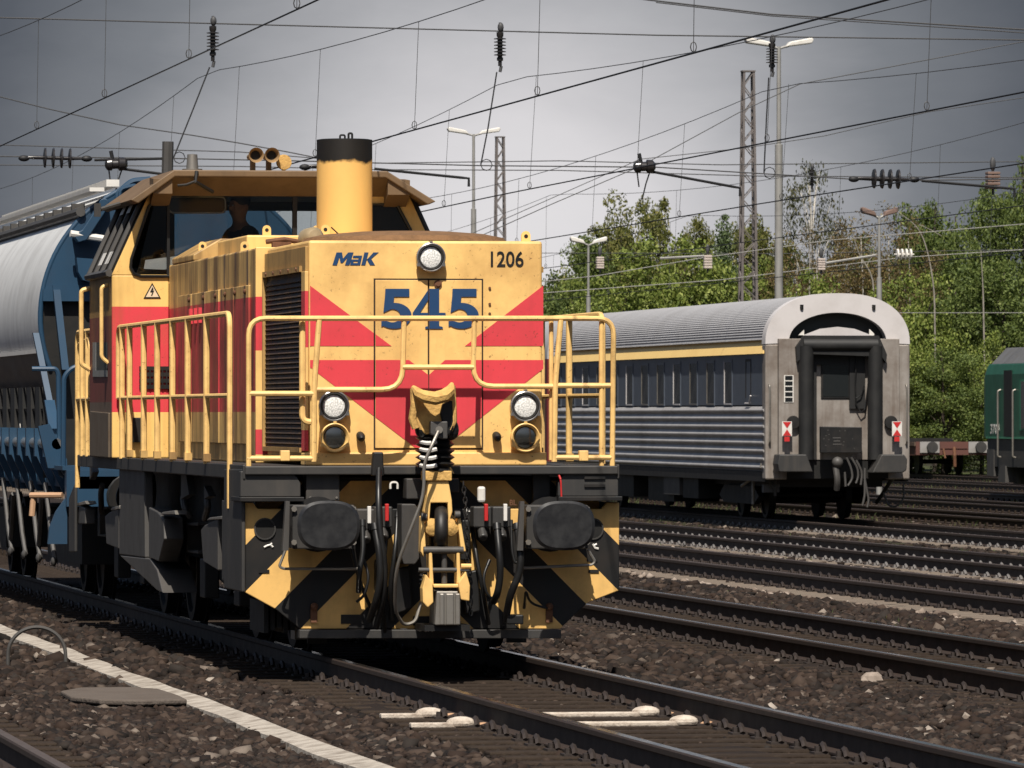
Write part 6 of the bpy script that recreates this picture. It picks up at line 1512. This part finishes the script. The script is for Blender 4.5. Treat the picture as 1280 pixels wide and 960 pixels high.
TREES = [
 ('dark',655,352,290,84,0,'low tree hidden behind the right half of the locomotive hood'),
 ('bush',600,360,285,90,1,'low tree hidden behind the middle of the locomotive hood'),
 ('dark',540,365,292,90,1,'low tree hidden behind the left of the locomotive hood'),
 ('dark',1340,215,288,90,2,'tall tree just beyond the right edge of the picture'),
 ('bush',1345,360,262,90,0,'leafy tree just beyond the right edge, low in front'),
 ('dark',705,352,282,80,2,'soft green tree closing the wood beside the locomotive hood'),
 ('oak',930,292,286,70,0,'olive tree straight behind the tall lattice mast'),
 ('dark',985,318,288,80,0,'green tree filling the wood behind the high lamp pole'),
 ('dark',1075,300,290,90,1,'green tree behind the brown twiggy trees'),
 ('dark',1130,300,289,80,2,'green tree behind the right end of the brown trees'),
 ('dark',692,388,300,46,0,'dull low tree at the left end of the wood, next to the locomotive hood'),
 ('dark',716,330,288,60,1,'shaded green tree behind the low white lamp, left end of the wood'),
 ('dark',742,300,276,70,2,'dark green tree right behind the low white lamp'),
 ('oak',778,252,285,84,0,'tall olive oak with dark hollows, highest crown left of the lattice mast'),
 ('oak',822,252,292,78,1,'olive oak crowding the right of the tallest oak'),
 ('oak',757,276,290,60,2,'narrow olive oak at the left of the tallest oak'),
 ('oak',872,277,283,62,1,'loose olive oak midway between the tallest oak and the lattice mast'),
 ('spruce',905,272,278,52,0,'blue green spruce with a pointed top left of the lattice mast'),
 ('bush',780,312,262,96,0,'bright green leafy tree in front of the tallest oak'),
 ('bush',838,300,264,92,1,'bright green leafy tree behind the left end of the coach roof'),
 ('bush',888,318,263,84,2,'bright green leafy tree behind the pale weight box'),
 ('bush',728,350,264,60,1,'low green leafy tree at the foot of the low white lamp'),
 ('oak',952,278,280,64,2,'yellowish tree between the lattice mast and the high lamp pole'),
 ('bush',930,330,266,66,0,'green leafy tree at the foot of the tall lattice mast'),
 ('wisp',1013,206,286,60,0,'tall wispy birch with drooping twigs rising above the wood'),
 ('brown',985,300,274,60,0,'brown twiggy tree just right of the high lamp pole'),
 ('brown',1024,290,277,64,1,'brown twiggy tree under the wispy birch'),
 ('brown',1056,282,281,60,2,'brown twiggy tree left of the low lamp pole'),
 ('brown',1086,268,279,66,0,'tallest brown twiggy tree, behind the low lamp pole'),
 ('brown',1118,272,284,60,1,'brown twiggy tree right of the low lamp pole'),
 ('brown',1140,280,276,52,2,'brown twiggy tree at the right end of the brown group'),
 ('bush',1010,345,262,74,2,'low green tree behind the highest part of the coach roof'),
 ('bush',1090,360,261,84,0,'low green tree behind the right shoulder of the coach end'),
 ('dark',1168,258,282,76,0,'green tree with a broad crown right of the brown trees'),
 ('dark',1205,238,288,74,1,'tall dark green tree left of the hanging brown weight box'),
 ('dark',1243,246,284,72,2,'dark green tree behind the hanging brown weight box'),
 ('dark',1282,205,286,76,0,'tallest dark tree at the right edge'),
 ('bush',1150,345,264,82,1,'green leafy tree right of the coach end'),
 ('dark',1200,340,266,84,1,'shaded green tree behind the gap between coach and green locomotive'),
 ('dark',1252,330,265,88,2,'shaded green tree behind the green locomotive'),
 ('bush',1135,430,256,60,2,'low leafy tree beside the silver coach end'),
 ('dark',1180,440,255,70,0,'low dark shrubby tree above the flat wagon'),
 ('bush',1226,420,257,64,0,'low leafy tree touching the green locomotive'),
 ('dark',1290,430,258,70,1,'low dark tree at the right edge above the green locomotive'),
 ('bush',960,420,258,80,1,'low leafy tree hidden behind the coach roof'),
 ('dark',860,400,258,90,2,'low dark tree hidden behind the middle of the coach'),
 ('bush',770,400,258,90,2,'low leafy tree hidden behind the left of the coach'),
]
for i, (k, px, pt, Y, w, v, lab) in enumerate(TREES): tree(k, px, pt, Y, w, v, lab, rz=i*1.37)
# thin white birch stems in front of the wood
for paths, lab in (([[(1012,520),(1012,385),(1012,330),(1013,270)]], 'straight white birch stem under the wispy crown'),
    ([[(1090,520),(1092,345),(1073,318),(1066,290)], [(1083,332),(1092,318),(1094,300)]], 'crooked white birch stem left of the low lamp pole'),
    ([[(1170,520),(1168,360),(1160,315),(1149,284),(1113,258)], [(1150,281),(1163,287),(1177,295)]], 'bent white birch arching over to the left among the brown trees'),
    ([[(1232,520),(1229,368),(1228,345),(1226,312)]], 'white birch stem in the dark trees at right')):
    a0 = at(*paths[0][0], 262); rt = empty('birch_tree', (a0.x, a0.y, zg(a0.x))); tag(rt, lab, 'tree', 'white birch stems')
    for k, pts in enumerate(paths):
        a = [at(x, y, 262) - rt.location for x, y in pts]; b = MB(); n = len(a); b.tube(fillet(a, 1.0, 3), [.034 - .020*q/(1 + 4*(n-2)) for q in range(2 + 4*(n-2))] if k == 0 else .012, 6); b.build('trunk' if k == 0 else 'bough', M['bough'], rt, True)

# ================================================================== sky and sun
SUN = Vector((-.12, -.50, .75)).normalized()
w = bpy.data.worlds.new('World'); scene.world = w; w.use_nodes = True; nt = w.node_tree
bg = nt.nodes['Background']; bg.inputs['Strength'].default_value = 1.0
sky = nd(nt, 'ShaderNodeTexSky'); sky.sky_type = 'NISHITA'; sky.sun_disc = False
sky.sun_elevation = math.asin(SUN.z); sky.sun_rotation = math.atan2(SUN.x, SUN.y); sky.air_density = 1.0; sky.dust_density = 2.0
tc = nd(nt, 'ShaderNodeTexCoord').outputs['Generated']
sx = nd(nt, 'ShaderNodeSeparateXYZ'); nt.links.new(tc, sx.inputs[0])
SKYK = .05
skyc = mixc(nt, 1.0, sky.outputs[0], (SKYK, SKYK, SKYK), 'MULTIPLY')
# a bank of grey cloud low over the yard, thin and bright where the light comes through behind the trees
gd = ray(640, 340).normalized()
vd = nd(nt, 'ShaderNodeVectorMath'); vd.operation = 'DISTANCE'; nt.links.new(tc, vd.inputs[0]); vd.inputs[1].default_value = gd
n1 = noise(nt, mapping(nt, tc, (14, 14, 30)), 1.0, 6, .55, .4)
n2 = noise(nt, mapping(nt, tc, (34, 34, 90), (3, 1, 0)), 1.0, 5, .6, .3)
dd = mth(nt, 'ADD', vd.outputs[1 if vd.outputs[1].enabled else 0] if False else vd.outputs['Value'], mth(nt, 'MULTIPLY', mth(nt, 'SUBTRACT', n1, .5), .015))
dd = mth(nt, 'ADD', dd, mth(nt, 'MULTIPLY', mth(nt, 'SUBTRACT', n2, .5), .012))
cloud = ramp(nt, mth(nt, 'DIVIDE', dd, .11), [(0.0, S(190,188,189)), (.18, S(180,178,180)), (.34, S(150,150,153)), (.55, S(102,105,110)), (.75, S(72,76,83)), (1.0, S(56,61,68))])
el = ramp(nt, sx.outputs[2], [(.10, 0.0), (.30, 1.0)])
c = mixc(nt, el, cloud, skyc)
nt.links.new(c, bg.inputs['Color'])
sd = bpy.data.lights.new('sun', 'SUN'); sd.energy = 4.6; sd.angle = math.radians(.53); sd.color = (1.0, .935, .84)
so = bpy.data.objects.new('sun', sd); COL.objects.link(so); so.rotation_euler = SUN.to_track_quat('Z', 'Y').to_euler(); so.location = (0, -20, 60)
vs_ = scene.view_settings; vs_.view_transform = 'Standard'; vs_.look = 'None'; vs_.gamma = 1.0; vs_.exposure = .6
try: vs_.use_curve_mapping = False
except Exception: pass
scene.cycles.max_bounces = 6; scene.cycles.transparent_max_bounces = 10; scene.cycles.use_denoising = True
scene.render.resolution_x = 1024; scene.render.resolution_y = 768
